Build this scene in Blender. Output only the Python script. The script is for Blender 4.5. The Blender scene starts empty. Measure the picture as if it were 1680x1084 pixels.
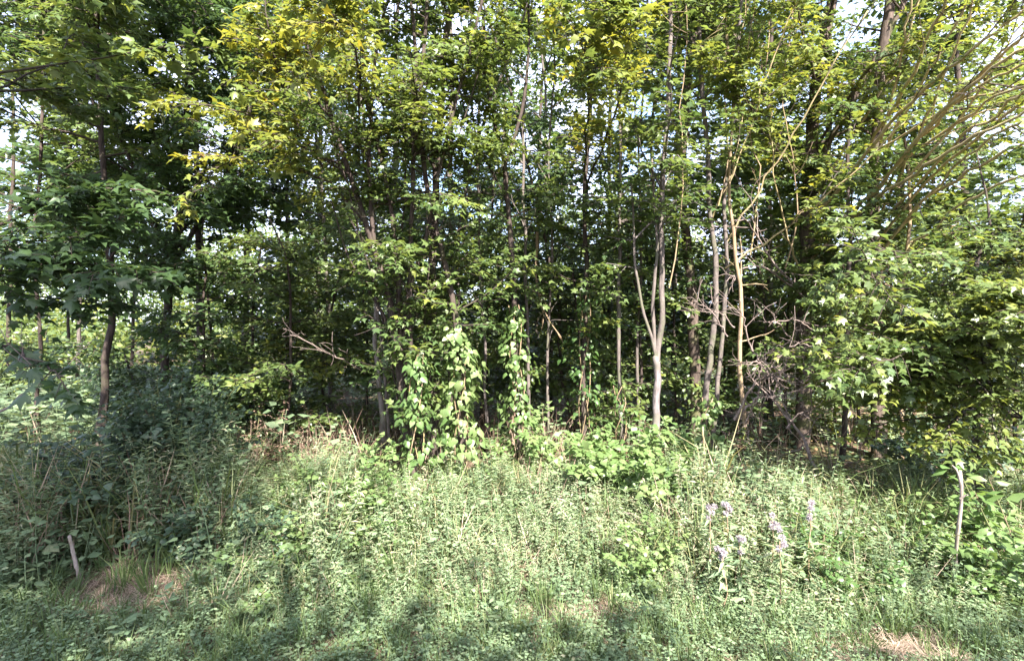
import bpy, math
import numpy as np
from mathutils import Matrix, Vector

rng = np.random.default_rng(11)
S = bpy.context.scene
C = S.collection

# ------------------------------------------------------------------ camera, sky, sun, exposure
EYE = 2.5                      # height of the camera over the verge
FPX = 840.0                    # focal length in photo pixels (1680 wide, 90 degrees)
cam_d = bpy.data.cameras.new('camera'); cam = bpy.data.objects.new('camera', cam_d); C.objects.link(cam)
cam.location = (0, 0, EYE); cam.rotation_euler = (math.radians(90), 0, 0)
cam_d.sensor_fit = 'HORIZONTAL'; cam_d.sensor_width = 36; cam_d.lens = 18
cam_d.clip_start = 0.05; cam_d.clip_end = 2000
S.camera = cam

SUN_EL, SUN_AZ = math.radians(45), math.radians(160)   # azimuth clockwise from +Y: behind the camera, a little to the right
to_sun = Vector((math.sin(SUN_AZ)*math.cos(SUN_EL), math.cos(SUN_AZ)*math.cos(SUN_EL), math.sin(SUN_EL)))
world = bpy.data.worlds.new('World'); S.world = world; world.use_nodes = True
nt = world.node_tree; nt.nodes.clear()
n_out = nt.nodes.new('ShaderNodeOutputWorld'); n_bg = nt.nodes.new('ShaderNodeBackground')
n_sky = nt.nodes.new('ShaderNodeTexSky'); n_sky.sky_type = 'NISHITA'; n_sky.sun_disc = False
n_sky.sun_elevation = SUN_EL; n_sky.sun_rotation = SUN_AZ; n_sky.air_density = 1.0; n_sky.dust_density = 2.0
n_tc = nt.nodes.new('ShaderNodeTexCoord'); n_ns = nt.nodes.new('ShaderNodeTexNoise')
n_ns.inputs['Scale'].default_value = 3.2; n_ns.inputs['Detail'].default_value = 6
n_rp = nt.nodes.new('ShaderNodeValToRGB'); n_rp.color_ramp.elements[0].position = 0.36; n_rp.color_ramp.elements[1].position = 0.62
n_mx = nt.nodes.new('ShaderNodeMix'); n_mx.data_type = 'RGBA'
n_mx.inputs['B'].default_value = (3.6, 3.95, 5.3, 1)
nt.links.new(n_tc.outputs['Generated'], n_ns.inputs['Vector']); nt.links.new(n_ns.outputs['Fac'], n_rp.inputs['Fac'])
nt.links.new(n_rp.outputs['Color'], n_mx.inputs['Factor']); nt.links.new(n_sky.outputs['Color'], n_mx.inputs['A'])
nt.links.new(n_mx.outputs['Result'], n_bg.inputs['Color']); nt.links.new(n_bg.outputs['Background'], n_out.inputs['Surface'])
n_bg.inputs['Strength'].default_value = 0.12

sun_d = bpy.data.lights.new('sun', 'SUN'); sun = bpy.data.objects.new('sun', sun_d); C.objects.link(sun)
sun_d.energy = 5.0; sun_d.angle = math.radians(0.5); sun_d.color = (1.0, 0.95, 0.85)
sun.rotation_euler = to_sun.to_track_quat('Z', 'Y').to_euler(); sun.location = (20, -40, 60)

S.view_settings.view_transform = 'Standard'; S.view_settings.look = 'None'
S.view_settings.exposure = 2.6; S.view_settings.gamma = 1; S.view_settings.use_curve_mapping = False
try:
    cy = S.cycles
    cy.max_bounces = 7; cy.diffuse_bounces = 4; cy.glossy_bounces = 2; cy.transmission_bounces = 4; cy.transparent_max_bounces = 4
    cy.caustics_reflective = False; cy.caustics_refractive = False
except Exception:
    pass

# ------------------------------------------------------------------ materials
def new_mat(name):
    m = bpy.data.materials.new(name); m.use_nodes = True
    m.node_tree.nodes.clear(); return m, m.node_tree

def leaf_mat(name, stops, trans=0.38, tboost=(1.5, 1.45, 0.8), rough=0.5, spec=0.35, tone_noise=6.0):
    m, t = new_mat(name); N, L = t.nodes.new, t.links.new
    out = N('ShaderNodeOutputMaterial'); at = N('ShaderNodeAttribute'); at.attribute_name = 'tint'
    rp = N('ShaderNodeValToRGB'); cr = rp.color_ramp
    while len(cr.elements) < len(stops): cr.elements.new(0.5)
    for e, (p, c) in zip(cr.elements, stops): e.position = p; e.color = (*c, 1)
    L(at.outputs['Fac'], rp.inputs['Fac'])
    geo = N('ShaderNodeNewGeometry')
    ns = N('ShaderNodeTexNoise'); ns.inputs['Scale'].default_value = tone_noise; ns.inputs['Detail'].default_value = 3  # brightness varies at random across the leaves
    L(geo.outputs['Position'], ns.inputs['Vector'])
    hs = N('ShaderNodeHueSaturation'); mr = N('ShaderNodeMapRange')
    mr.inputs['To Min'].default_value = 0.7; mr.inputs['To Max'].default_value = 1.3
    L(ns.outputs['Fac'], mr.inputs['Value']); L(mr.outputs['Result'], hs.inputs['Value']); L(rp.outputs['Color'], hs.inputs['Color'])
    pb = N('ShaderNodeBsdfPrincipled'); pb.inputs['Roughness'].default_value = rough
    pb.inputs['Specular IOR Level'].default_value = spec
    L(hs.outputs['Color'], pb.inputs['Base Color'])
    mul = N('ShaderNodeMix'); mul.data_type = 'RGBA'; mul.blend_type = 'MULTIPLY'; mul.inputs['Factor'].default_value = 1
    mul.inputs['B'].default_value = (*tboost, 1); L(hs.outputs['Color'], mul.inputs['A'])
    tr = N('ShaderNodeBsdfTranslucent'); L(mul.outputs['Result'], tr.inputs['Color'])
    mx = N('ShaderNodeMixShader'); mx.inputs['Fac'].default_value = trans
    L(pb.outputs['BSDF'], mx.inputs[1]); L(tr.outputs['BSDF'], mx.inputs[2]); L(mx.outputs['Shader'], out.inputs['Surface'])
    return m

def bark_mat(name, a, b, c, scale=9.0, stretch=0.22, bump=0.5):
    m, t = new_mat(name); N, L = t.nodes.new, t.links.new
    out = N('ShaderNodeOutputMaterial'); pb = N('ShaderNodeBsdfPrincipled'); pb.inputs['Roughness'].default_value = 0.9
    pb.inputs['Specular IOR Level'].default_value = 0.15
    geo = N('ShaderNodeNewGeometry'); mp = N('ShaderNodeMapping'); mp.inputs['Scale'].default_value = (1, 1, stretch)
    L(geo.outputs['Position'], mp.inputs['Vector'])
    n1 = N('ShaderNodeTexNoise'); n1.inputs['Scale'].default_value = scale*3; n1.inputs['Detail'].default_value = 8; n1.inputs['Roughness'].default_value = 0.7
    L(mp.outputs['Vector'], n1.inputs['Vector'])
    n2 = N('ShaderNodeTexNoise'); n2.inputs['Scale'].default_value = scale*0.5; n2.inputs['Detail'].default_value = 4
    L(geo.outputs['Position'], n2.inputs['Vector'])
    rp = N('ShaderNodeValToRGB'); rp.color_ramp.elements[0].position = 0.35; rp.color_ramp.elements[1].position = 0.66
    rp.color_ramp.elements[0].color = (*a, 1); rp.color_ramp.elements[1].color = (*b, 1)
    L(n1.outputs['Fac'], rp.inputs['Fac'])
    r2 = N('ShaderNodeValToRGB'); r2.color_ramp.elements[0].position = 0.52; r2.color_ramp.elements[1].position = 0.62
    L(n2.outputs['Fac'], r2.inputs['Fac'])
    mx = N('ShaderNodeMix'); mx.data_type = 'RGBA'; mx.inputs['B'].default_value = (*c, 1)
    L(r2.outputs['Color'], mx.inputs['Factor']); L(rp.outputs['Color'], mx.inputs['A']); L(mx.outputs['Result'], pb.inputs['Base Color'])
    bp = N('ShaderNodeBump'); bp.inputs['Strength'].default_value = bump; bp.inputs['Distance'].default_value = 0.02
    L(n1.outputs['Fac'], bp.inputs['Height']); L(bp.outputs['Normal'], pb.inputs['Normal']); L(pb.outputs['BSDF'], out.inputs['Surface'])
    return m

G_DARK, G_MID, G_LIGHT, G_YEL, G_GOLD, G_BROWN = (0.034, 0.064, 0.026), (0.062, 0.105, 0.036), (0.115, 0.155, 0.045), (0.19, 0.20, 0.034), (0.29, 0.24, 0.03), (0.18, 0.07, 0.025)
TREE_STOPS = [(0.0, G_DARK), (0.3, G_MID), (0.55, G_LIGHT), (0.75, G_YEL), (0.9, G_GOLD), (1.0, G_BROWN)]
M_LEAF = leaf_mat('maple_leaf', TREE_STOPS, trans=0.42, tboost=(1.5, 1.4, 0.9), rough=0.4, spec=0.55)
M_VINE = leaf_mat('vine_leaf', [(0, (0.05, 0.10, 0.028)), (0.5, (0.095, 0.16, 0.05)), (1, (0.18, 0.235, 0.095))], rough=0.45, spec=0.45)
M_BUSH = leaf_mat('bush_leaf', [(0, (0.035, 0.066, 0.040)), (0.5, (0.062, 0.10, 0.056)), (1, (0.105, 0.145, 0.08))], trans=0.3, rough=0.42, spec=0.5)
M_WEED = leaf_mat('weed_leaf', [(0, (0.08, 0.125, 0.07)), (0.45, (0.138, 0.196, 0.108)), (0.8, (0.225, 0.275, 0.155)), (1, (0.33, 0.30, 0.21))], trans=0.28, rough=0.6, spec=0.25)
M_GRASS = leaf_mat('grass_blade', [(0, (0.06, 0.105, 0.035)), (0.6, (0.12, 0.165, 0.06)), (1, (0.30, 0.26, 0.15))], trans=0.3, rough=0.6, spec=0.3)
M_DRY = leaf_mat('dry_stalk', [(0, (0.12, 0.075, 0.058)), (0.5, (0.25, 0.17, 0.135)), (1, (0.45, 0.35, 0.28))], trans=0.15, rough=0.9, spec=0.1)
M_LITTER = leaf_mat('fallen_leaf', [(0, (0.07, 0.04, 0.025)), (0.5, (0.14, 0.085, 0.05)), (1, (0.26, 0.18, 0.11))], trans=0.1, rough=0.9, spec=0.1)
M_FLUFF = leaf_mat('seed_fluff', [(0, (0.30, 0.26, 0.285)), (1, (0.52, 0.46, 0.50))], trans=0.35, tboost=(1, 1, 1), rough=1.0, spec=0.0)
B_BROWN = bark_mat('brown_bark', (0.026, 0.02, 0.019), (0.088, 0.066, 0.058), (0.06, 0.054, 0.036))
B_GREY = bark_mat('grey_bark', (0.06, 0.05, 0.047), (0.17, 0.14, 0.13), (0.10, 0.095, 0.07))
B_PALE = bark_mat('pale_bark', (0.13, 0.11, 0.105), (0.33, 0.285, 0.275), (0.22, 0.20, 0.16), bump=0.3)
B_LIMB = bark_mat('sunlit_limb_bark', (0.25, 0.185, 0.11), (0.48, 0.385, 0.22), (0.35, 0.29, 0.15), bump=.4)  # tan bark lightened and yellowed, sunlight put into the limb colour
B_WHITE = bark_mat('weathered_wood', (0.13, 0.105, 0.095), (0.36, 0.30, 0.27), (0.20, 0.165, 0.13), bump=.4)
B_LAV = bark_mat('lavender_grey_bark', (0.07, 0.06, 0.06), (0.225, 0.19, 0.195), (0.13, 0.115, 0.10), bump=0.4)
B_TAN = bark_mat('tan_bark', (0.14, 0.095, 0.065), (0.32, 0.24, 0.155), (0.24, 0.19, 0.10), bump=0.4)
B_DEAD = bark_mat('dead_wood', (0.11, 0.08, 0.074), (0.27, 0.215, 0.20), (0.17, 0.13, 0.115), bump=0.4)
B_MOSS = bark_mat('mossy_bark', (0.035, 0.027, 0.023), (0.125, 0.092, 0.078), (0.085, 0.085, 0.04), scale=6)
B_STEM = bark_mat('green_stem', (0.07, 0.085, 0.035), (0.13, 0.13, 0.06), (0.12, 0.09, 0.06), bump=0.1)

# ------------------------------------------------------------------ mesh helpers
class Geo:
    def __init__(s): s.v, s.t, s.c, s.n = [], [], [], 0
    def add(s, v, t, c):
        v = np.asarray(v, np.float32).reshape(-1, 3); t = np.asarray(t, np.int32).reshape(-1, 3)
        s.v.append(v); s.t.append(t + s.n); s.n += len(v)
        s.c.append(np.broadcast_to(np.asarray(c, np.float32), (len(v),)))
    def mesh(s, name, mat, smooth=False, origin=None):
        v = np.concatenate(s.v); t = np.concatenate(s.t); c = np.concatenate(s.c)
        if origin is not None: v = v - np.asarray(origin, np.float32)
        me = bpy.data.meshes.new(name)
        me.vertices.add(len(v)); me.vertices.foreach_set('co', v.ravel())
        me.loops.add(t.size); me.loops.foreach_set('vertex_index', t.ravel())
        me.polygons.add(len(t)); me.polygons.foreach_set('loop_start', np.arange(0, t.size, 3, dtype=np.int32))
        me.polygons.foreach_set('loop_total', np.full(len(t), 3, np.int32))
        if smooth: me.polygons.foreach_set('use_smooth', np.ones(len(t), bool))
        a = me.attributes.new('tint', 'FLOAT', 'POINT'); a.data.foreach_set('value', np.ascontiguousarray(c))
        me.update(calc_edges=True); me.materials.append(mat); return me
    def obj(s, name, mat, parent=None, kind=None, smooth=False):
        if not s.v: return None
        origin = None if parent is None else parent.location
        o = bpy.data.objects.new(name, s.mesh(name, mat, smooth, origin)); C.objects.link(o)
        if parent is not None: o.parent = parent
        if kind: o['kind'] = kind
        return o

def thing(name, label, cat, loc, group=None):
    o = bpy.data.objects.new(name, None); C.objects.link(o); o.location = [float(a) for a in loc]
    o.empty_display_size = 0.2; o['label'] = label; o['category'] = cat
    if group: o['group'] = group
    return o

def nrm(a): return a/np.maximum(np.linalg.norm(a, axis=-1, keepdims=True), 1e-9)

def P(px, py, d): return np.array([(px-840)/FPX*d, d, EYE-(py-542)/FPX*d])

def px_of(p):
    return 840+p[..., 0]/p[..., 1]*FPX, 542-(p[..., 2]-EYE)/p[..., 1]*FPX

def spline(pts, n):
    pts = np.asarray(pts, float); k = len(pts)
    ext = np.vstack([2*pts[0]-pts[1], pts, 2*pts[-1]-pts[-2]])
    u = np.linspace(0, k-1-1e-6, n); i = u.astype(int); f = (u-i)[:, None]
    a, b, c, d = ext[i], ext[i+1], ext[i+2], ext[i+3]
    return 0.5*((2*b)+(c-a)*f+(2*a-5*b+4*c-d)*f**2+(3*b-a-3*c+d)*f**3)

def tubes(geo, paths, radii, sides=5, tint=0.5, knob=0.0):
    paths = np.asarray(paths, float); radii = np.asarray(radii, float)
    if paths.ndim == 2: paths, radii = paths[None], radii[None]
    n, k, _ = paths.shape
    tan = nrm(np.gradient(paths, axis=1))
    mean = nrm(paths[:, -1]-paths[:, 0])
    ref = np.where(np.abs(mean[:, 2:3]) > 0.8, np.array([[1.0, 0.1, 0]]), np.array([[0.0, 0.1, 1]]))[:, None]
    u = nrm(np.cross(tan, np.broadcast_to(ref, tan.shape))); w = np.cross(tan, u)
    a = np.linspace(0, 2*np.pi, sides, endpoint=False)
    rr = radii[..., None]*(1+knob*rng.normal(size=(n, k, sides)))
    v = paths[:, :, None]+rr[..., None]*(np.cos(a)[None, None, :, None]*u[:, :, None]+np.sin(a)[None, None, :, None]*w[:, :, None])
    tip = paths[:, -1]+tan[:, -1]*radii[:, -1:]*0.6
    v = np.concatenate([v.reshape(n, -1, 3), tip[:, None]], 1)
    j = np.arange(k-1)[:, None]*sides; s0 = np.arange(sides)[None]; s1 = (s0+1) % sides
    q = np.stack([j+s0, j+s1, j+sides+s1, j+sides+s0], -1).reshape(-1, 4)
    t = np.concatenate([q[:, [0, 1, 2]], q[:, [0, 2, 3]], np.stack([(k-1)*sides+s0[0], (k-1)*sides+s1[0], np.full(sides, k*sides)], -1)])
    nv = k*sides+1
    T = (t[None]+(np.arange(n)*nv)[:, None, None]).reshape(-1, 3)
    geo.add(v.reshape(-1, 3), T, np.repeat(np.broadcast_to(np.asarray(tint, float), (n,)), nv))

# leaf templates: x across, y along from the stalk, z normal
def fan(half, centre, fold=0.10):
    half = np.array(half, float); L = half; R = half[1:-1][::-1]*np.array([-1, 1])
    o = np.vstack([L, R]); z = -np.abs(o[:, 0])*fold*2 - (o[:, 1]-0.4)**2*0.22
    v = np.vstack([np.c_[o, z], [[0, centre, 0.015]]]); k = len(o)
    t = [[k, i, (i+1) % k] for i in range(k)]
    return v.astype(np.float32), np.array(t, np.int32)
MAPLE = fan([(0, 0), (0.14, -0.06), (0.46, 0.10), (0.30, 0.27), (0.54, 0.62), (0.19, 0.55), (0, 1.0)], 0.32)
MAPLE_LO = fan([(0, 0), (0.44, 0.10), (0.50, 0.58), (0.17, 0.58), (0, 1.0)], 0.35)
TRI3 = (np.array([[0, 0, 0], [.5, .26, -.09], [.19, .46, .02], [0, 1, -.14], [-.19, .46, .02], [-.5, .26, -.09]], np.float32), np.array([[0, 1, 2], [0, 2, 3], [0, 3, 4], [0, 4, 5]], np.int32))
HEART = fan([(0, 0.06), (0.22, -0.06), (0.46, 0.12), (0.40, 0.45), (0, 1.0)], 0.4, 0.14)
HEART_LO = (np.array([[0, 0, 0], [0.42, 0.2, -0.06], [0, 0.4, 0.03], [-0.42, 0.2, -0.06], [0, 1, -0.1]], np.float32), np.array([[0, 1, 2], [0, 2, 3], [1, 4, 2], [2, 4, 3]], np.int32))
OVATE = (np.array([[0, 0, 0], [0.27, 0.42, -0.05], [0, 0.5, 0.04], [-0.27, 0.42, -0.05], [0, 1, -0.08]], np.float32), np.array([[0, 1, 2], [0, 2, 3], [1, 4, 2], [2, 4, 3]], np.int32))
DIAMOND = (np.array([[0, 0, 0], [0.34, 0.45, -0.06], [0, 1, 0], [-0.34, 0.45, -0.06]], np.float32), np.array([[0, 1, 2], [0, 2, 3]], np.int32))
LANCE = (np.array([[0, 0, 0], [0.12, 0.4, 0.03], [0, 1, -0.16], [-0.12, 0.4, 0.03]], np.float32), np.array([[0, 1, 2], [0, 2, 3]], np.int32))

def put(geo, tpl, pos, fwd, up, size, tint):
    V, T = tpl; n = len(pos)
    if n == 0: return
    f = nrm(fwd); s = nrm(np.cross(f, up)); u = np.cross(s, f)
    v = pos[:, None]+size[:, None, None]*(V[None, :, 0, None]*s[:, None]+V[None, :, 1, None]*f[:, None]+V[None, :, 2, None]*u[:, None])
    t = (T[None]+(np.arange(n)*len(V))[:, None, None]).reshape(-1, 3)
    geo.add(v.reshape(-1, 3), t, np.repeat(tint, len(V)))

class Leaves:
    def __init__(s): s.a = []
    def add(s, pos, fwd, up, size, tint): s.a.append((pos, fwd, up, size, tint))
    def all(s): return [np.concatenate(x) for x in zip(*s.a)]

LEAF_MESH = {}
def leaf_mesh(kind, tpl, mat, q, var=0):
    key = (kind, q, var)
    if key not in LEAF_MESH:
        v = tpl[0].copy(); a = ((0, 0, 0), (.35, -.25, .5), (-.3, .3, -.45), (.1, -.5, .3), (-.15, -.3, -.7))[var]
        v[:, 2] += a[0]*v[:, 0]*v[:, 1]+a[1]*v[:, 1]**2+a[2]*v[:, 0]**2; v[:, 0] *= (1, .85, 1.1, .9, 1.05)[var]
        g = Geo(); g.add(v, tpl[1], q/12.0); LEAF_MESH[key] = g.mesh('leaf', mat)
    return LEAF_MESH[key]

def finish_leaves(lv, root, tpl, mat, kind, name='crown', singles=0, min_px=11, lo=None):
    if not lv.a: return
    pos, fwd, up, size, tint = lv.all(); tint = np.clip(tint, 0, 1)
    keep = np.ones(len(pos), bool)
    if singles:
        mid = pos+nrm(fwd)*size[:, None]*0.5
        px, py = px_of(mid); a = size*FPX/np.maximum(pos[:, 1], 0.1)
        face = np.abs((nrm(np.cross(nrm(np.cross(fwd, up)), fwd))*nrm(mid-np.array([0, 0, EYE]))).sum(1))
        ok = (px > 4) & (px < 1676) & (py > 4) & (py < 1080) & (a > min_px) & (pos[:, 1] > 1)
        score = np.where(ok, a*(0.35+face), -1)
        idx = np.argsort(-score)[:singles]; idx = idx[score[idx] > 0]
        f = nrm(fwd[idx]); s_ = nrm(np.cross(f, up[idx])); u = np.cross(s_, f); base = np.array(root.location)
        for i, k in enumerate(idx):
            o = bpy.data.objects.new('leaf', leaf_mesh(kind, tpl, mat, int(round(tint[k]*12)), i % 5))
            z = float(size[k]); M = Matrix.Identity(4)
            for r in range(3):
                M[r][0], M[r][1], M[r][2], M[r][3] = s_[i][r]*z, f[i][r]*z, u[i][r]*z, pos[k][r]-base[r]
            o.matrix_basis = M; o.parent = root; C.objects.link(o)
        keep[idx] = False
    g = Geo(); put(g, lo or tpl, pos[keep], fwd[keep], up[keep], size[keep], tint[keep])
    g.obj(name, mat, root, 'stuff')

def twigs_on(path, wood, lv, s0, leaf, tint, tw_len, step, lstep, light, r_tw=0.006, k=3):
    """Side twigs left and right of a limb in a flat spray, leaves in pairs along them."""
    seg = np.linalg.norm(np.diff(path, axis=0), axis=1); L = seg.sum(); cum = np.r_[0, np.cumsum(seg)]
    s = np.arange(s0*L, L, step); s = s+rng.uniform(-.3, .3, len(s))*step; s = np.clip(s, 0, L*0.999)
    if len(s) == 0: return
    p = np.stack([np.interp(s, cum, path[:, i]) for i in range(3)], 1)
    g = nrm(np.stack([np.interp(s, cum, np.gradient(path[:, i])) for i in range(3)], 1))
    p = np.vstack([p, p, path[-1:]]); g = np.vstack([g, g, nrm(path[-1:]-path[-2:-1])])
    sgn = np.r_[np.ones(len(s)), -np.ones(len(s)), 0.0]; ss = np.r_[s, s, L]/L
    side = nrm(np.cross(g, np.array([0, 0, 1.0]))+rng.normal(0, .25, p.shape))
    ang = np.abs(sgn)*rng.uniform(.6, 1.15, len(sgn))
    d = nrm(g*np.cos(ang)[:, None]+side*(sgn*np.sin(ang))[:, None]+rng.normal(0, .18, p.shape)*[1, 1, 1.2])
    tl = tw_len*(0.45+0.75*(1-ss))*rng.uniform(.6, 1.25, len(ss)); tl[-1] = tw_len*0.5
    w = np.linspace(0, 1, k)
    tp = p[:, None]+d[:, None]*(tl[:, None]*w)[..., None]
    tp[..., 2] -= (tl[:, None]*0.35*w**2)
    tubes(wood, tp, np.broadcast_to(r_tw*(1-.7*w), (len(p), k)), 3)
    m = max(2, int(tw_len/lstep))
    f = (np.arange(m)+.6)/m
    q = p[:, None]+d[:, None]*(tl[:, None]*f)[..., None]; q[..., 2] -= tl[:, None]*.35*f**2
    q = np.repeat(q, 2, 1); D = np.repeat(np.repeat(d[:, None], m, 1), 2, 1)
    sg = np.tile([1, -1], m)[None, :, None]
    sd = nrm(np.cross(D, np.array([0, 0, 1.0])))
    n_ = q.shape[:2]
    fw = D*.55+sd*sg*.8+rng.normal(0, .28, (*n_, 3)); fw[..., 2] -= rng.uniform(0.0, .55, n_)
    fw = nrm(fw)
    q = q+fw*leaf*0.3*rng.uniform(.5, 1.5, n_)[..., None]
    up = np.array([0, 0, 1.0])+light*0.65+rng.normal(0, .38, (*n_, 3))
    sz = leaf*rng.uniform(.55, 1.2, n_)
    tn = tint+rng.normal(0, .055, n_)+rng.normal(0, .05, (n_[0], 1))
    keep = rng.random(n_) < .88
    lv.add(q[keep], fw[keep], up[keep], sz[keep], tn[keep])

LIGHT = np.array([0.2, -0.8, 0.2])
def limb_path(p0, d0, L, rise=0.1, wob=.12, droop=.0):
    k = max(5, int(L/.3)); st = L/(k-1); p = [np.array(p0, float)]; d = nrm(np.array(d0, float))
    for i in range(k-1):
        d = nrm(d+rng.normal(0, wob, 3)+np.array([0, 0, rise-droop*i/k])); p.append(p[-1]+d*st)
    return np.array(p)

def stem_path(pts, d, top=None, n=None, wob=0.006):
    w = []
    for q in pts: w.append(P(q[0], q[1], q[2] if len(q) > 2 else d))
    w = np.array(w)
    if top and w[-1, 2] < top:
        dd = nrm(w[-1]-w[-2]); dd[2] = max(dd[2], .8); dd = nrm(dd)
        w = np.vstack([w, w[-1]+dd*(top-w[-1, 2])*.55+rng.normal(0, .1, 3), w[-1]+dd*(top-w[-1, 2])*1.05+rng.normal(0, .2, 3)])
    n = n or max(14, int(np.linalg.norm(np.diff(w, axis=0), axis=1).sum()/.22))
    s = spline(w, n)
    nz = rng.normal(0, wob, s.shape); nz = (nz+np.roll(nz, 1, 0)+np.roll(nz, -1, 0)); nz[0] = 0; s = s+nz*[1, 1, 0]
    return s

def tree(name, label, cat, d, stems, bark, limbs, leaf=.14, tint=.42, top=10, singles=60, group=None, tpl=MAPLE, mat=M_LEAF, kind='maple', extra=None, min_px=10,
         base_z=None, lo=None, tw_len=.55, step=.17, lstep=.11, limb_r=.018, floor=None):
    """stems: list of (pts, r0, r1[, top]); limbs: list of dict(stem, z0, z1, n, L, az, el)"""
    paths = []
    for st in stems:
        paths.append((stem_path(st[0], d, st[3] if len(st) > 3 else top), st[1], st[2]))
    base = paths[0][0][0].copy()
    if base_z is not None: base[2] = base_z
    if tpl is MAPLE: lo = TRI3; leaf, step, lstep = leaf*.78, step*.88, lstep*.74
    root = thing(name, label, cat, base, group)
    for i, (p, r0, r1) in enumerate(paths):
        g = Geo(); k = len(p); w = np.linspace(0, 1, k)
        r = r0*(1-w)+r1*w
        if i == 0:
            h = p[:, 2]-p[0, 2]; r = r*(1+.55*np.exp(-h/.18))
            if base_z is None: p = np.vstack([p[0]-[0, 0, .35], p]); r = np.r_[r[0]*1.1, r]
        tubes(g, p, r, 10 if r0 > .06 else 7, .5, .05)
        g.obj('trunk' if i == 0 else 'stem', B_GREY if i and bark is B_LAV else bark, root, smooth=True)  # stems above a lavender trunk get darker bark, shade painted in
    lv, twig = Leaves(), Geo(); big = []
    for sp in limbs:
        p, r0, r1 = paths[sp.get('stem', 0)]
        z0, z1 = sp['z0'], min(sp['z1'], p[-1, 2]-.05)
        if z1 <= z0: continue
        zz = np.sort(rng.uniform(z0, z1, sp['n']))
        for j, z in enumerate(zz):
            i = min(int(np.argmin(np.abs(p[:, 2]-z))), len(p)-1)
            az = rng.uniform(*sp.get('az', (0, 2*np.pi))); el = rng.uniform(*sp.get('el', (.1, .7)))
            L = rng.uniform(*sp['L'])
            q = limb_path(p[i], (math.cos(az)*math.cos(el), math.sin(az)*math.cos(el), math.sin(el)), L, sp.get('rise', .03), .13, sp.get('droop', .12))
            r = min(limb_r*(L/1.3), r0*.6)
            (tubes(twig, q, np.linspace(r, .005, len(q)), 4 if singles else 3))
            twigs_on(q, twig, lv, sp.get('s0', .25), leaf, sp.get('tint', tint)+rng.normal(0, .05), sp.get('tw', tw_len), step, lstep, LIGHT, .006, 2)
    for b in (extra or []):       # explicit boughs that the photo shows: pts in photo pixels and metres
        q = spline([P(*c) for c in b['pts']], max(8, int(np.linalg.norm(P(*b['pts'][0])-P(*b['pts'][-1]))/.2)))
        q = q+np.r_[np.zeros((1, 3)), rng.normal(0, .02, (len(q)-1, 3))]
        g = Geo(); tubes(g, q, np.linspace(b['r'], b.get('r1', .006), len(q)), 6, .5, .04)
        g.obj('limb', b.get('bark', bark), root, smooth=True)
        if b.get('leaf', 1):
            twigs_on(q, twig, lv, b.get('s0', .2), b.get('size', leaf/.78)*.78, b.get('tint', tint), b.get('tw', tw_len), b.get('step', step), lstep, LIGHT)
        for _ in range(b.get('side', 0)):
            i = rng.integers(len(q)//5, len(q)-1); dd = nrm(q[min(i+1, len(q)-1)]-q[i-1]); az = rng.choice([-1, 1])*rng.uniform(.4, 1.0)
            sd = nrm(np.cross(dd, [0, 0, 1.])); v = dd*math.cos(az)+sd*math.sin(az)*.6+np.array([0, 0, rng.normal(.1, .4)])
            qq = limb_path(q[i], v, rng.uniform(*b.get('sideL', (.5, 1.1))), .02, .15, .06)
            tubes(twig, qq, np.linspace(.009, .003, len(qq)), 4)
            if b.get('leaf', 1): twigs_on(qq, twig, lv, .2, b.get('size', leaf/.78)*.78, b.get('tint', tint)+rng.normal(0, .05), b.get('tw', tw_len)*.8, step, lstep, LIGHT)
    tw = twig.obj('branches', bark, root, 'stuff')
    finish_leaves(lv, root, tpl, mat, kind, 'crown', singles, min_px, lo)
    return root, paths

# ------------------------------------------------------------------ ground and road
def hnoise(x, y):
    return (np.sin(x*1.3+.7*np.sin(y*.9))*np.cos(y*1.1+.5)+.5*np.sin(x*2.9+y*2.1+1.3)+.35*np.cos(x*5.3-y*4.1))/1.85
def ground_z(x, y):
    t = np.clip((y-4.2)/3.2, 0, 1); t = t*t*(3-2*t)
    return .34*t+.045*hnoise(x, y)*np.clip((y-3.4)/1.5, 0, 1)+np.clip((y-60)/200, 0, 1)*2.0

def ground_mat():
    m, t = new_mat('woodland_soil'); N, L = t.nodes.new, t.links.new
    out = N('ShaderNodeOutputMaterial'); pb = N('ShaderNodeBsdfPrincipled'); pb.inputs['Roughness'].default_value = .95; pb.inputs['Specular IOR Level'].default_value = .1
    geo = N('ShaderNodeNewGeometry')
    n1 = N('ShaderNodeTexNoise'); n1.inputs['Scale'].default_value = 14; n1.inputs['Detail'].default_value = 9; n1.inputs['Roughness'].default_value = .7
    n2 = N('ShaderNodeTexNoise'); n2.inputs['Scale'].default_value = 1.1; n2.inputs['Detail'].default_value = 5
    L(geo.outputs['Position'], n1.inputs['Vector']); L(geo.outputs['Position'], n2.inputs['Vector'])
    r1 = N('ShaderNodeValToRGB'); e = r1.color_ramp.elements; e[0].position = .3; e[0].color = (.05, .034, .024, 1); e[1].position = .72; e[1].color = (.19, .13, .095, 1)
    L(n1.outputs['Fac'], r1.inputs['Fac'])
    r2 = N('ShaderNodeValToRGB'); e = r2.color_ramp.elements; e[0].position = .45; e[1].position = .6
    L(n2.outputs['Fac'], r2.inputs['Fac'])
    mx = N('ShaderNodeMix'); mx.data_type = 'RGBA'; mx.inputs['B'].default_value = (.05, .062, .024, 1)
    L(r2.outputs['Color'], mx.inputs['Factor']); L(r1.outputs['Color'], mx.inputs['A']); L(mx.outputs['Result'], pb.inputs['Base Color'])
    bp = N('ShaderNodeBump'); bp.inputs['Strength'].default_value = .8; bp.inputs['Distance'].default_value = .05
    L(n1.outputs['Fac'], bp.inputs['Height']); L(bp.outputs['Normal'], pb.inputs['Normal']); L(pb.outputs['BSDF'], out.inputs['Surface'])
    return m

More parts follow.
